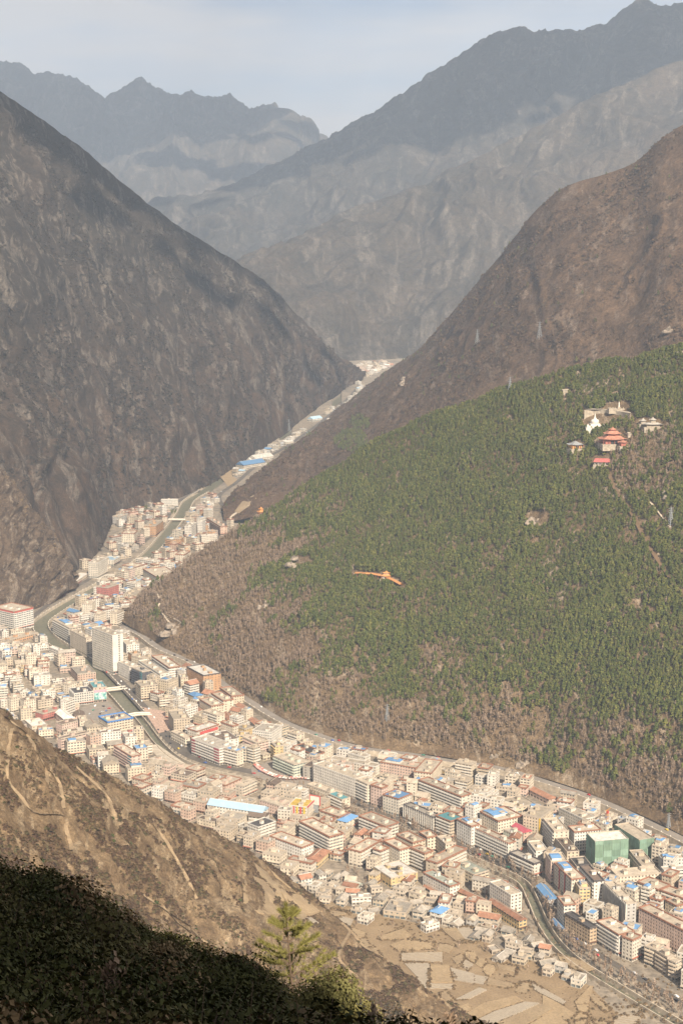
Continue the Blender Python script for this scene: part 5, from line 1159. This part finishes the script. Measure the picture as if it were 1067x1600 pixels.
def clump_quads(rs, n, fn, size, up=.3):
    """n small leaf-clump quads; fn gives centre and outward direction"""
    V, Q = [], []
    for k in range(n):
        c, d = fn(rs); d = (Vector(d)+Vector((rs.uniform(-.6,.6), rs.uniform(-.6,.6), rs.uniform(-.3,.6)+up))).normalized(); a = d.orthogonal().normalized(); b = d.cross(a); t = rs.uniform(0, 6.28)
        a, b = a*math.cos(t)+b*math.sin(t), b*math.cos(t)-a*math.sin(t); s = size*rs.uniform(.6, 1.4); q = len(V); c = Vector(c)
        V += [tuple(c-a*s-b*s*.7), tuple(c+a*s-b*s*.6+d*s*.25), tuple(c+a*s*.8+b*s), tuple(c-a*s*.9+b*s*.8+d*s*.25)]; Q.append((q, q+1, q+2, q+3))
    return V, Q
def pine_parts(seed, h=9.0, n=64):
    rs = random.Random(seed); t = MB(); t.cone((0,0,-.6), (rs.uniform(-.2,.2),rs.uniform(-.2,.2),h*.9), .2, .05, 5)
    for k in range(5):
        z = h*(.3+.11*k); a = rs.uniform(0, 6.28); t.cone((0,0,z), (math.cos(a)*h*.17,math.sin(a)*h*.17,z+.4), .07, .02, 3)
    w = rs.uniform(.25, .35)
    def fn(r):
        u = r.random()**.8; z = h*(.22+.78*u); rad = h*w*(1-u)**.65*(.65+.5*r.random()) + .12; a = r.uniform(0, 6.28); return (math.cos(a)*rad, math.sin(a)*rad, z-rad*.15), (math.cos(a), math.sin(a), .4)
    V, Q = clump_quads(rs, n, fn, h*.08)
    return t, V, Q
def bare_parts(seed, h=9.0, fine=1.0):
    rs = random.Random(seed); t = MB(); tw = MB(); t.cone((0,0,-.5), (rs.uniform(-.3,.3),rs.uniform(-.3,.3),h*.55), .16, .09, 5); t.cone((0,0,h*.5), (rs.uniform(-.3,.3),rs.uniform(-.3,.3),h*.92), .09, .03, 4)
    for k in range(13):
        z = h*rs.uniform(.28, .75); a = rs.uniform(0, 6.28); ln = h*rs.uniform(.16, .32)*(1.15-z/h); e = (math.cos(a)*ln*.7, math.sin(a)*ln*.7, z+ln*rs.uniform(.7, 1.1)); tw.cone((0,0,z), e, .06, .03, 3)
        for j in range(5):
            b = a+rs.uniform(-1.2,1.2); l2 = ln*rs.uniform(.4,.75); s = Vector((0,0,z)).lerp(Vector(e), rs.uniform(.4,1)); q = s+Vector((math.cos(b)*l2*.6, math.sin(b)*l2*.6, l2*.9))
            d = (q-s).normalized(); c = d.orthogonal().normalized()*.15*fine; i = len(tw.v); tw.v += [tuple(s-c), tuple(s+c), tuple(q)]; tw.f.append((i, i+1, i+2)); tw.m.append(0)
            for _ in range(2):
                b2 = b+rs.uniform(-1,1); q2 = s.lerp(q, rs.uniform(.3,.9)); q3 = q2+Vector((math.cos(b2)*l2*.35, math.sin(b2)*l2*.35, l2*.5)); c2 = c*.8; i = len(tw.v); tw.v += [tuple(q2-c2), tuple(q2+c2), tuple(q3)]; tw.f.append((i, i+1, i+2)); tw.m.append(0)
    def fn(r):
        u = r.random(); z = h*(.35+.62*u); rad = h*.2*math.sin(math.pi*(.15+.8*u))*r.random()**.5; a = r.uniform(0, 6.28); return (math.cos(a)*rad, math.sin(a)*rad, z), (math.cos(a), math.sin(a), .2)
    V, Q = clump_quads(rs, int(34*fine), fn, h*.032); tw.add(V, Q)
    return t, tw
def shrub_mesh(seed, r, mat, n=26, flat=.75, twigs=10):
    rs = random.Random(seed)
    def fn(q):
        a = q.uniform(0, 6.28); e = math.asin(q.uniform(.05, 1)); rr = r*q.uniform(.6, 1.0); return (math.cos(a)*math.cos(e)*rr, math.sin(a)*math.cos(e)*rr, math.sin(e)*rr*flat), (math.cos(a), math.sin(a), .6)
    V, Q = clump_quads(rs, n, fn, r*.26); m = MB(); m.add(V, Q)
    for k in range(twigs):
        a = rs.uniform(0, 6.28); e = Vector((math.cos(a)*r*.9, math.sin(a)*r*.9, r*rs.uniform(.7,1.2))); c = Vector((-math.sin(a), math.cos(a), 0))*r*.03; m.add([tuple(-c), tuple(c), tuple(e)], [(0,1,2)])
    return fast_mesh('shrub', m.v, m.f, mat)
def joined(name, t, V, Q, mats):
    m = MB(); m.add(t.v, t.f, 0); b = len(m.v); m.v += list(V); m.f += [tuple(i+b for i in q) for q in Q]; m.m += [1]*len(Q)
    return fast_mesh(name, m.v, m.f, mats, m.m)
GN = {}
def scatter(name, pts, scl, rot, idx, protos, label, cat):
    """a mass of plants: one object, meshes set on points by geometry nodes"""
    me = bpy.data.meshes.new(name); n = len(pts); me.vertices.add(n); me.vertices.foreach_set('co', np.asarray(pts, np.float32).ravel())
    a = me.attributes.new('scl', 'FLOAT', 'POINT'); a.data.foreach_set('value', np.asarray(scl, np.float32)); a = me.attributes.new('rotz', 'FLOAT', 'POINT'); a.data.foreach_set('value', np.asarray(rot, np.float32))
    a = me.attributes.new('pick', 'INT', 'POINT'); a.data.foreach_set('value', np.asarray(idx, np.int32))
    o = mkobj(name, me); c = bpy.data.collections.new(name+'_kinds')
    for i, pm in enumerate(protos): q = bpy.data.objects.new('%s_kind_%02d' % (name, i), pm); c.objects.link(q)
    ng = bpy.data.node_groups.new(name+'_spread', 'GeometryNodeTree'); ng.interface.new_socket('Geometry', in_out='INPUT', socket_type='NodeSocketGeometry'); ng.interface.new_socket('Geometry', in_out='OUTPUT', socket_type='NodeSocketGeometry')
    N, Lk = ng.nodes, ng.links; gi = N.new('NodeGroupInput'); go = N.new('NodeGroupOutput'); ip = N.new('GeometryNodeInstanceOnPoints'); ci = N.new('GeometryNodeCollectionInfo')
    ci.inputs['Collection'].default_value = c; ci.inputs['Separate Children'].default_value = True; ci.inputs['Reset Children'].default_value = True; ip.inputs['Pick Instance'].default_value = True
    def at(nm, ty): q = N.new('GeometryNodeInputNamedAttribute'); q.data_type = ty; q.inputs['Name'].default_value = nm; return q.outputs[0]
    cx = N.new('ShaderNodeCombineXYZ'); Lk.new(at('rotz', 'FLOAT'), cx.inputs[2])
    Lk.new(gi.outputs[0], ip.inputs['Points']); Lk.new(ci.outputs[0], ip.inputs['Instance']); Lk.new(at('pick', 'INT'), ip.inputs['Instance Index']); Lk.new(cx.outputs[0], ip.inputs['Rotation']); Lk.new(at('scl', 'FLOAT'), ip.inputs['Scale']); Lk.new(ip.outputs[0], go.inputs[0])
    md = o.modifiers.new('spread', 'NODES'); md.node_group = ng; return tag(o, label, cat, kind='stuff')
# ---- where the green and the bare trees stand on the wooded hill
GX = np.array([200,320,440,560,680,800,930,1067.]); GY = np.array([560,660,760,860,960,1060,1160,1260.])
GG = np.array([[.9,.9,.9,.9,.9,.9,.9,.85],[.9,.9,.9,.9,.95,.95,.75,.6],[.2,.3,.6,.92,.92,.92,.85,.65],[.02,.1,.32,.78,.82,.65,.87,.87],[.02,.15,.28,.72,.82,.78,.87,.87],[.0,.08,.2,.4,.64,.84,.9,.9],[.0,.02,.05,.07,.12,.24,.40,.46],[0,0,.0,.0,.0,.02,.04,.05]])
def greenness(px, py):
    x = np.clip(np.interp(px, GX, np.arange(8)), 0, 6.999); y = np.clip(np.interp(py, GY, np.arange(8)), 0, 6.999); i, j = y.astype(int), x.astype(int); a, b = y-i, x-j
    return GG[i,j]*(1-a)*(1-b)+GG[i+1,j]*a*(1-b)+GG[i,j+1]*(1-a)*b+GG[i+1,j+1]*a*b
def seg_d(px, py, pts):
    d = np.full(px.shape, 1e9)
    for (x0, y0), (x1, y1) in zip(pts[:-1], pts[1:]):
        t = np.clip(((px-x0)*(x1-x0)+(py-y0)*(y1-y0))/((x1-x0)**2+(y1-y0)**2), 0, 1); d = np.minimum(d, np.hypot(px-x0-t*(x1-x0), py-y0-t*(y1-y0)))
    return d
rng = np.random.default_rng(5)
P = on_loft('wooded_hill', 78000, rng, (0.02, .98)); px, py = topix(P); g = greenness(px, py)+.03+.75*fbm(P/60.0, 4)
def kill(px, py):
    k = seg_d(px, py, TRAIL) < 3.5; k |= seg_d(px, py, TRACK2) < 2.5; k |= seg_d(px, py, [(556,899),(584,901),(612,909),(628,917)]) < 7
    for (x, y, w, h) in ((928,662,22,14),(956,694,28,14),(898,700,13,9),(940,722,17,11),(950,650,44,11),(966,637,22,9),(1012,664,24,10),(838,812,20,13),(470,878,18,8),(407,800,7,7),(885,612,8,4),(270,985,16,12),(810,1205,22,8)):
        k |= ((px-x)/w)**2+((py-y)/h)**2 < 1
    return k
ok = ~kill(px, py); hd = np.array([kd('hill', HILLRD)[0].find((q[0], q[1], 0))[2] for q in P]); ok &= hd > 9
ud = np.array([kd('up', UPRD)[0].find((q[0], q[1], 0))[2] for q in P]); ok &= ud > 9
temple = ((px-1010)/62)**2+((py-715)/62)**2 < 1; g = np.where(temple & (rng.random(len(P)) < .75), .1, g)
isp = ok & (g+rng.uniform(-.28, .28, len(P)) > .5) & (rng.random(len(P)) < .93); thin = rng.random(len(P)) < np.where(g < .3, .85, .4); isb = ok & ~isp & thin
PP = P[isp][:56000]; BP = P[isb]; lowb = rng.random(len(BP)) < .55; SP_ = BP[~lowb]; BP = BP[lowb][:15000]
PT = [pine_parts(k, 9.0, 66) for k in range(5)]; BT = [bare_parts(50+k, 9.0) for k in range(4)]
pine_j = [joined('pine', t, V, Q, [M_bark, M_pine]) for t, V, Q in PT]; bare_j = [joined('bare_tree', t, w.v, w.f, [M_twig, M_twig]) for t, w in BT]
pine_m = [(fast_mesh('trunk', t.v, t.f, M_bark), fast_mesh('crown', V, Q, M_pine)) for t, V, Q in PT]; bare_m = [(fast_mesh('trunk', t.v, t.f, M_twig), fast_mesh('crown', w.v, w.f, M_twig)) for t, w in BT]
def individuals(pts, n, meshes, name, label, group, cat, smin, smax):
    d = np.linalg.norm(pts-np.array([0, 0, H]), axis=1); qx, qy = topix(pts); d = np.where((qx > 2) & (qx < 1065) & (qy > 0) & (qy < 1598), d, 1e9); o = np.argsort(d); rs = random.Random(3)
    for i in o[:n]:
        a, b = meshes[rs.randrange(len(meshes))]; s = rs.uniform(smin, smax); r = empty(name, tuple(pts[i]), rs.uniform(0, 6.28)); r.scale = (s, s, s*rs.uniform(.9, 1.15)); mkobj('trunk', a, r); mkobj('crown', b, r); tag(r, label, cat, group)
    return pts[o[n:]]
PP = individuals(PP, 290, pine_m, 'pine_tree', 'green pine tree low on the wooded hill, near its foot', 'pines near the foot of the wooded hill', 'tree', .7, 1.2)
# street trees along the lower river and in the gardens
def along(L, off, step, jit=1.0, lo=0.0, hi=1.0):
    out = []
    for i in range(int(lo*len(L)), int(hi*len(L))-1, step):
        t = L[i+1, :2]-L[i, :2]; t /= np.linalg.norm(t); q = L[i, :2]+np.array([-t[1], t[0]])*off+rng.normal(0, jit, 2); out.append((q[0], q[1], zf(q[1])))
    return out
def free(q): return not any(overlap((q[0], q[1], 0, 1.5, 1.5), f) for f in FOOT)
ST = [q for q in along(RIV, -(RWL+3.5), 1, 1.0, .60, .88)+along(RIV, -(RWL+7), 1, 1.2, .60, .86)+along(RIV, RWL+4, 1, 1.5, .70, .99)+along(RIV, RWL+8, 1, 2.5, .80, .99)+along(RIVRD, 8.5, 3, 1, .0, .4)+along(LOWRD, -7.5, 2, 2.2)+along(RIV, -(RW+3), 3, 1.0, .3, .6) if free(q)]
YARD = [onfloor(x, y) for x, y in ((745,1390),(750,1395),(742,1400),(756,1388),(738,1392),(700,1262),(694,1258),(705,1256),(480,1345),(500,1350),(520,1345),(535,1352),(465,1340),(542,1368),(505,1372),(530,1335),(1010,1368),(548,1322),(552,1312),(750,1400),(760,1402))]
V1 = []
rv = random.Random(9)
for _ in range(420):
    x, y = rv.uniform(450, 960), rv.uniform(1360, 1590); lo, hi = 1345+.11*(x-450), 1440+.22*(x-450)
    if lo < y < hi:
        q = onfloor(x, y)
        if free(q) and not any(inpoly(x, y, f) for f in FIELDPX) and hillz('dry_hillside', q[0], q[1]) is not None or (free(q) and not any(inpoly(x, y, f) for f in FIELDPX)): V1.append(q)
T_ST = [np.array(q) for q in ST+YARD]; T_V = [np.array(q) for q in V1[:110]]
individuals(np.array(T_ST), min(len(T_ST), 290), bare_m, 'street_tree', 'leafless street tree in a row along the river or road', 'bare street trees', 'tree', .8, 1.3)
individuals(np.array(T_V), min(len(T_V), 110), bare_m, 'garden_tree', 'leafless tree between the village houses and fields', 'bare village trees', 'tree', .6, 1.0)
BP = individuals(BP, 290, bare_m, 'leafless_tree', 'leafless grey-brown tree near the foot of the wooded hill', 'leafless trees near the foot of the wooded hill', 'tree', .7, 1.15)
def go(name, pts, lo, hi, protos, label, cat): n = len(pts); return scatter(name, pts, lo+(hi-lo)*np.clip(.5+.9*fbm(np.asarray(pts)/38.0, 2)+rng.uniform(-.35, .35, n), 0, 1.15), rng.uniform(0, 6.28, n), rng.integers(0, len(protos), n), protos, label, cat)
go('pine_wood', PP, .45, 1.15, pine_j, 'dense green pine wood covering the hill on the right', 'trees'); go('bare_wood', BP, .6, 1.1, bare_j, 'leafless grey-brown woodland on the lower hill', 'trees')
go('hill_undergrowth', SP_, .6, 1.5, [shrub_mesh(k, 2.0, M_shrub) for k in range(4)], 'brown dry undergrowth between the trees of the hill', 'scrub')
# russet spur, left mountain, crag
Q_ = on_loft('russet_spur', 26000, rng, (.02, .96)); px, py = topix(Q_); qn = fbm(Q_/90.0, 3); Q_ = Q_[(qn > -.12)]
go('russet_scrub', Q_, .6, 1.7, [shrub_mesh(20+k, 2.6, M_rscrub, 18, 1.0, 6) for k in range(4)], 'reddish brown scrub covering the spur behind the pine wood', 'scrub')
Q_ = on_loft('russet_spur', 26000, rng, (0, .95)); px, py = topix(Q_); k = (((px-548)/26)**2+((py-690)/17)**2 < 1) | (((px-590)/9)**2+((py-694)/6)**2 < 1) | (((px-562)/16)**2+((py-662)/12)**2 < 1); k |= rng.random(len(Q_)) < .006
go('spur_pines', Q_[k], .7, 1.1, pine_j, 'dark green pine patch low on the russet spur', 'trees')
Q_ = on_loft('left_mountain', 30000, rng, (.0, .9)); qn = fbm(Q_/120.0, 4); Q_ = Q_[qn > -.05]
go('mountain_scrub', Q_, .6, 1.6, [shrub_mesh(30+k, 3.2, M_dscrub, 16, 1.0, 5) for k in range(4)], 'dark low scrub scattered over the left mountain', 'scrub')
Q_ = on_loft('crag', 1500, rng, (.0, .95)); go('crag_scrub', Q_, .5, 1.3, [shrub_mesh(40+k, 1.8, M_shrub, 18, .9, 6) for k in range(3)], 'dry brown scrub between the rocks of the crag', 'scrub')
# dry hillside
Q_ = on_loft('dry_hillside', 40000, rng, (.03, .98)); qn = fbm(Q_/26.0, 4); px, py = topix(Q_)
def onfield(px, py): 
    k = np.zeros(len(px), bool)
    for f in FT: k |= np.array([inpoly(a, b, f) for a, b in zip(px, py)])
    return k
FT = [k11(s) for s in ('90,530 200,610 250,680 330,720 390,830 360,850 260,760 190,690 130,620', '0,700 120,750 230,850 340,930 330,960 180,960 120,940 0,860', '400,870 470,920 560,960 500,1000 430,980')]
pk = np.zeros(len(px), bool)
for q in PATHS: pk |= seg_d(px, py, q) < 2.2
Q_ = Q_[(qn > -.08) & ~pk & ~onfield(px, py)]
go('hillside_scrub', Q_, .3, 1.15, [shrub_mesh(60+k, 1.7, M_oscrub, 30, .8, 12) for k in range(5)], 'dry brown and olive scrub on the hillside in front of the town', 'scrub')
Q_ = on_loft('dry_hillside', 500, rng, (.03, .98)); qn = fbm(Q_/40.0+9, 2); go('hillside_evergreens', Q_[qn > .25], .5, 1.2, [shrub_mesh(70+k, 1.8, M_green, 30, .9, 4) for k in range(3)], 'scattered dark green bushes on the dry hillside', 'bushes')
# field banks, village gardens
E = []
for f in FIELDPX:
    for (x0, y0), (x1, y1) in zip(f, f[1:]+f[:1]):
        if rv.random() < .2: continue
        for k in range(int(math.hypot(x1-x0, y1-y0)/1.5)): t = rv.random(); q = onfloor(x0+(x1-x0)*t+rv.gauss(0, 1.0), y0+(y1-y0)*t+rv.gauss(0, .8)); E.append(q)
for _ in range(2600):
    x, y = rv.uniform(440, 1067), rv.uniform(1370, 1600); q = onfloor(x, y)
    if y > 1400+.16*(x-440) and free(q) and not any(inpoly(x, y, f) for f in FIELDPX) and fbm(np.array(q)/22.0, 3) > .0: E.append(q)
go('bank_scrub', np.array(E), .3, .95, [shrub_mesh(80+k, 1.8, M_shrub, 26, .8, 10) for k in range(4)], 'dry scrub along the field banks and village edges', 'scrub')
E = []
for _ in range(500):
    x, y = rv.uniform(225, 275), rv.uniform(783, 802); q = onfloor(x, y)
    if free(q): E.append(q)
go('orchard', np.array(E), .5, 1.0, [shrub_mesh(90+k, 2.0, M_pine, 22, .9, 3) for k in range(3)], 'green planted plot under the left mountain by the upper town', 'bushes')
# ================================================================ FOREGROUND
def Um(px, py, d): return U(px, py, d/S)
cx = [-400,-150,0,100,200,330,450,560,700,900,1300]
cr0 = [Um(x, y, d) for x, y, d in zip(cx, (1340,1385,1405,1438,1500,1550,1600,1640,1700,1780,1880), (50,50,50,50,49,47,46,45,44,44,44))]
mr = [Um(x, 1720+.03*(x-533), 24) for x in cx]
nr = [((x-533)/F*9*2.2, 9.0, 592.8) for x in cx]
b1 = [((x-533)*.055-2, -6.0, 597.6) for x in cx]
BX = [-130,-80,-40,-15,5,20,30,38,48,70,120]
b2 = [(x, -26.0+2*math.sin(x), 620 if x < 15 else 604) for x in BX]
b3 = [(x, -60.0, z) for x, z in zip((-130,-80,-40,-15,3,10,16.5,22.0,26.5,80,140), (690,697,700,694,698,703,697,690,622,606,600))]  # unseen knoll behind the camera, its right edge shaped to shade the foreground
f1 = [(p[0]*1.6, p[1]+90, p[2]-75) for p in cr0]; f2 = [(p[0]*3.0, p[1]+330, p[2]-330) for p in cr0]
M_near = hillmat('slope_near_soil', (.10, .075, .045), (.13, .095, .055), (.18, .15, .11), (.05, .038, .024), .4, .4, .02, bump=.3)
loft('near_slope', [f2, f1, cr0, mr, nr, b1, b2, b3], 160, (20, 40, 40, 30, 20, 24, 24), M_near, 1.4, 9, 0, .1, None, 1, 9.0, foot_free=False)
def bush_mesh(name, seed, r, n, leaf, mat, flat=.85, stems=12, fill=.55):
    rs = random.Random(seed)
    lob = [(rs.uniform(-.5,.5)*r, rs.uniform(-.5,.5)*r, r*flat*rs.uniform(.35,.75), r*rs.uniform(.35,.6)) for _ in range(7)]
    def fn(q):
        x, y, z, rr = lob[q.randrange(7)]; a = q.uniform(0, 6.28); e = math.asin(q.uniform(-.5, 1)); k = rr*(q.random()**.35)
        return (x+math.cos(a)*math.cos(e)*k, y+math.sin(a)*math.cos(e)*k, max(.05, z+math.sin(e)*k)), (math.cos(a), math.sin(a), .4)
    V, Q = clump_quads(rs, n, fn, leaf); m = MB(); m.add(V, Q)
    st = MB()
    for k in range(stems):
        x, y, z, rr = lob[k % 7]; p = Vector((rs.uniform(-.1,.1)*r, rs.uniform(-.1,.1)*r, -.2)); q = Vector((x*.6, y*.6, z*.6)); st.cone(p, q, .035, .025, 4); 
        for j in range(3): st.cone(q, Vector((x+rs.uniform(-.6,.6)*rr, y+rs.uniform(-.6,.6)*rr, z+rr*rs.uniform(.2,1.05))), .02, .006, 3)
    return fast_mesh(name, m.v, m.f, mat), fast_mesh('stems', st.v, st.f, M_bark), (m, st)
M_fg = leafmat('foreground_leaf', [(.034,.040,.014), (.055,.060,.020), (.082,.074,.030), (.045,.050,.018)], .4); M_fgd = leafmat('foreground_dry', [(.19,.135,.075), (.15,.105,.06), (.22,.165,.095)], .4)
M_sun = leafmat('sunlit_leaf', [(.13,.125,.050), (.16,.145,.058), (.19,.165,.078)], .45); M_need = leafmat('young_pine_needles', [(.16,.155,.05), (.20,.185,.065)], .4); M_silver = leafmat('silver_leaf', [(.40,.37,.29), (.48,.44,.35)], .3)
protos = []
for k in range(5):
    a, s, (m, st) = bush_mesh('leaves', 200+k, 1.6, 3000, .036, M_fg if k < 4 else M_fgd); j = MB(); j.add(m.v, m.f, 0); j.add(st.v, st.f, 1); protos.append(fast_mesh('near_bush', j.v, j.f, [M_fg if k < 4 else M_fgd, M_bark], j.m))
P = LOFTS['near_slope']; px, py = topix(P); vis = (P[..., 1] > 14) & (P[..., 1] < 80)
rq = np.random.default_rng(77); Q_ = on_loft('near_slope', 2600, rq, (.28, .58)); px, py = topix(Q_)
k = (Q_[:, 1] > 19) & (Q_[:, 1] < 66) & (px > -160) & (px < 800)
clr = (px > 405) & (px < 585) & (py < 1700); k &= ~(clr & (rq.random(len(Q_)) < .92)); k &= (px < 560) | (rq.random(len(Q_)) < .5)
Q_ = Q_[k][:620]; px, py = topix(Q_); n = len(Q_)
sil = np.interp(px, [-200,0,100,200,270,330,390,450,560,640,700,800], [1330,1338,1368,1438,1462,1482,1495,1560,1590,1595,1605,1620])+rq.exponential(14, n)
dist = np.linalg.norm(Q_-np.array([0, 0, H]), axis=1); sc_ = np.minimum(rq.uniform(.5, 1.3, n), np.maximum(py-sil, 0)/F*dist/1.75); kk = sc_ > .15; Q_ = Q_[kk]; sc_ = sc_[kk]; n = len(Q_)
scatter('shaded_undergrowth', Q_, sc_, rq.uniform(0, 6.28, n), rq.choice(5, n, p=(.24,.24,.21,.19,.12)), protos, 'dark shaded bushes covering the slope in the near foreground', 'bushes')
# the young pine and the shrub that catch the sun
p = np.array(Um(462, 1600, 44)); r = empty('young_pine', tuple(p)); rs = random.Random(8); hh = 3.7; tr = MB(); tr.cone((0,0,-.4), (-.25,0,hh*.9), .055, .015, 6); nd = MB()
def tuft(c, d, ln, n):
    for _ in range(n):
        q = (d+Vector((rs.gauss(0,.55), rs.gauss(0,.55), rs.gauss(0,.55)))).normalized()*ln*rs.uniform(.7,1.15); o = q.orthogonal().normalized()*.008; b = len(nd.v); nd.v += [tuple(c-o), tuple(c+o), tuple(c+q)]; nd.f.append((b, b+1, b+2)); nd.m.append(0)
for w in range(9):
    z = hh*(.12+.095*w); L = hh*.44*(1.05-w/9.5)
    for k in range(6):
        a = rs.uniform(0, 6.28); e = Vector((math.cos(a)*L-.25*z/hh, math.sin(a)*L, z+L*.45)); s = Vector((-.25*z/hh, 0, z)); tr.cone(s, e, .02, .008, 4)
        for j in range(7): tuft(s.lerp(e, .3+.7*j/6), (e-s).normalized()+Vector((0,0,.4)), .20, 30)
for j in range(8): tuft(Vector((-.25,0,hh*(.82+.025*j))), Vector((0,0,1)), .20, 30)
tr.build('trunk', M_bark, r); nd.build('needles', M_need, r); tag(r, 'thin yellow-green young pine in sunlight at the bottom centre', 'tree')
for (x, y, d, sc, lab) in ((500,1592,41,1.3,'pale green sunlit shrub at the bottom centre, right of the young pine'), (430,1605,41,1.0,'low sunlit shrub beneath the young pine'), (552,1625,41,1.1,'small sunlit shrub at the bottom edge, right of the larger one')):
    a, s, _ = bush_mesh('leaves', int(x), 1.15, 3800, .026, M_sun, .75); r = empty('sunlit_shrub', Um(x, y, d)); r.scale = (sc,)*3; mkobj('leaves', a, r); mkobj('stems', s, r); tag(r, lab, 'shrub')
def silver(c, d, hgt, lab, seed, n=9, mat=None):
    r = empty('silvery_plant', Um(c[0], c[1], d)); rs = random.Random(seed); st = MB(); lf = MB()
    for k in range(n):
        a = rs.uniform(0, 6.28); p0 = Vector((0,0,-.2)); p1 = Vector((math.cos(a)*hgt*.25, math.sin(a)*hgt*.25, hgt*rs.uniform(.4,.6))); p2 = p1+Vector((math.cos(a)*hgt*.2*rs.uniform(-.3,1.4), math.sin(a)*hgt*.2, hgt*rs.uniform(.25,.5))); st.cone(p0, p1, .014, .01, 4); st.cone(p1, p2, .01, .004, 4)
        for j in range(34):
            q = p1.lerp(p2, rs.random())+Vector((rs.gauss(0,.04), rs.gauss(0,.04), rs.gauss(0,.04))); a1 = Vector((rs.gauss(0,1), rs.gauss(0,1), rs.gauss(0,1))).normalized()*.035; b1_ = a1.orthogonal().normalized()*.018; b = len(lf.v); lf.v += [tuple(q-a1), tuple(q+b1_), tuple(q+a1), tuple(q-b1_)]; lf.f.append((b, b+1, b+2, b+3)); lf.m.append(0)
    st.build('stalks', M_bark, r); lf.build('leaves', mat or M_silver, r); tag(r, lab, 'plant')
silver((600,1640), 36, 1.3, 'silvery white-leaved plant at the bottom edge, right of centre', 1, 11); silver((645,1660), 36, 1.1, 'smaller silvery plant at the bottom edge, right of the first', 2, 8)
def bare_bush(c, d, h, lab, seed):
    t, w = bare_parts(seed, h, .3); r = empty('bare_bush', Um(c[0], c[1], d)); fast = lambda m: [(x*1, y*1, z) for x, y, z in m.v]
    mkobj('stem', fast_mesh('stem', [(x*.25, y*.25, z) for x, y, z in t.v], t.f, M_bark), r); mkobj('twigs', fast_mesh('twigs', w.v, w.f, M_twig), r); tag(r, lab, 'bush')
bare_bush((318,1560), 56, 2.2, 'leafless twiggy bush on the edge of the shaded slope', 301); bare_bush((700,1660), 40, 1.6, 'leafless twiggy bush at the bottom right of the near slope', 302); bare_bush((585,1640), 36, 1.3, 'leafless bush beside the silvery plant', 303); bare_bush((110,1500), 45, 2.2, 'leafless bush standing dark in the shaded slope at left', 304); bare_bush((180,1600), 30, 1.6, 'leafless bush low in the dark foreground', 305)
HAZE = 5.4e-5
# ================================================================ HAZE
hz = MB().box(-5400, 5400, -800, 20500, -90, 2900).build('haze', [])
hm = bpy.data.materials.new('haze_air'); hm.use_nodes = True; hn = hm.node_tree.nodes; hn.clear()
ho = hn.new('ShaderNodeOutputMaterial'); hv = hn.new('ShaderNodeVolumePrincipled'); hv.inputs['Density'].default_value = HAZE
hv.inputs['Color'].default_value = (.62, .77, 1.0, 1); hv.inputs['Anisotropy'].default_value = 0.0
hm.node_tree.links.new(hv.outputs[0], ho.inputs['Volume']); hm.cycles.homogeneous_volume = True
hz.data.materials.append(hm); tag(hz, 'pale blue-grey haze filling the whole valley', 'haze', kind='stuff')

# ================================================================ CLOUDS (added out of view above the haze, to shade the upper slopes)
M_cloud = plain('cloud_vapour', (.85, .85, .86), 1.0, .03, .001, 0.0)
def cloud(T, lx, ly, seed, label):
    """a heap of many small puffs, thinning out towards its rim, standing between the sun and the slope at T"""
    T = Vector(T); c = T+sd*((3900-T.z)/sd.z); rs = random.Random(seed); m = MB(); R = (lx*ly)**.5; n = 0
    while n < 240:
        a, r = rs.uniform(0, 6.28), rs.random()**.55*1.25; x, y = math.cos(a)*r*lx, math.sin(a)*r*ly
        if r > .75+.5*float(fbm(np.array([x/R*1.6+seed, y/R*1.6, seed]), 3)) and rs.random() < .8: continue
        q = R*(.17 if r < .6 else .09)*rs.uniform(.6, 1.3); z = rs.uniform(0, 90); n += 1; nu, nv = 10, 6; V = []
        for j in range(nv+1):
            e = -math.pi/2+math.pi*j/nv
            for i in range(nu): t = 2*math.pi*i/nu; k = q*rs.uniform(.85, 1.15); V.append((x+k*math.cos(t)*math.cos(e), y+k*math.sin(t)*math.cos(e), z+(.55 if e > 0 else .25)*min(k, 220)*math.sin(e)))
        m.add(V, [(j*nu+i, j*nu+(i+1) % nu, (j+1)*nu+(i+1) % nu, (j+1)*nu+i) for j in range(nv) for i in range(nu)])
    tag(m.build('cloud', M_cloud, None, tuple(c), True), label, 'cloud', 'unseen clouds added over the valley')
cloud(U(120, 200, 2400), 760, 560, 3.0, 'unseen cloud added high above the valley to shade the left mountain crest')
cloud(U(860, 110, 5500), 1500, 800, 9.0, 'large unseen cloud added high above to shade the right end of the skyline mountain')
cloud(U(560, 235, 5600), 1300, 700, 21.0, 'unseen cloud added high above to shade the low shoulder of the skyline mountain')
cloud(U(130, 190, 8200), 2300, 2400, 14.0, 'broad distant unseen cloud added to shade the far range')
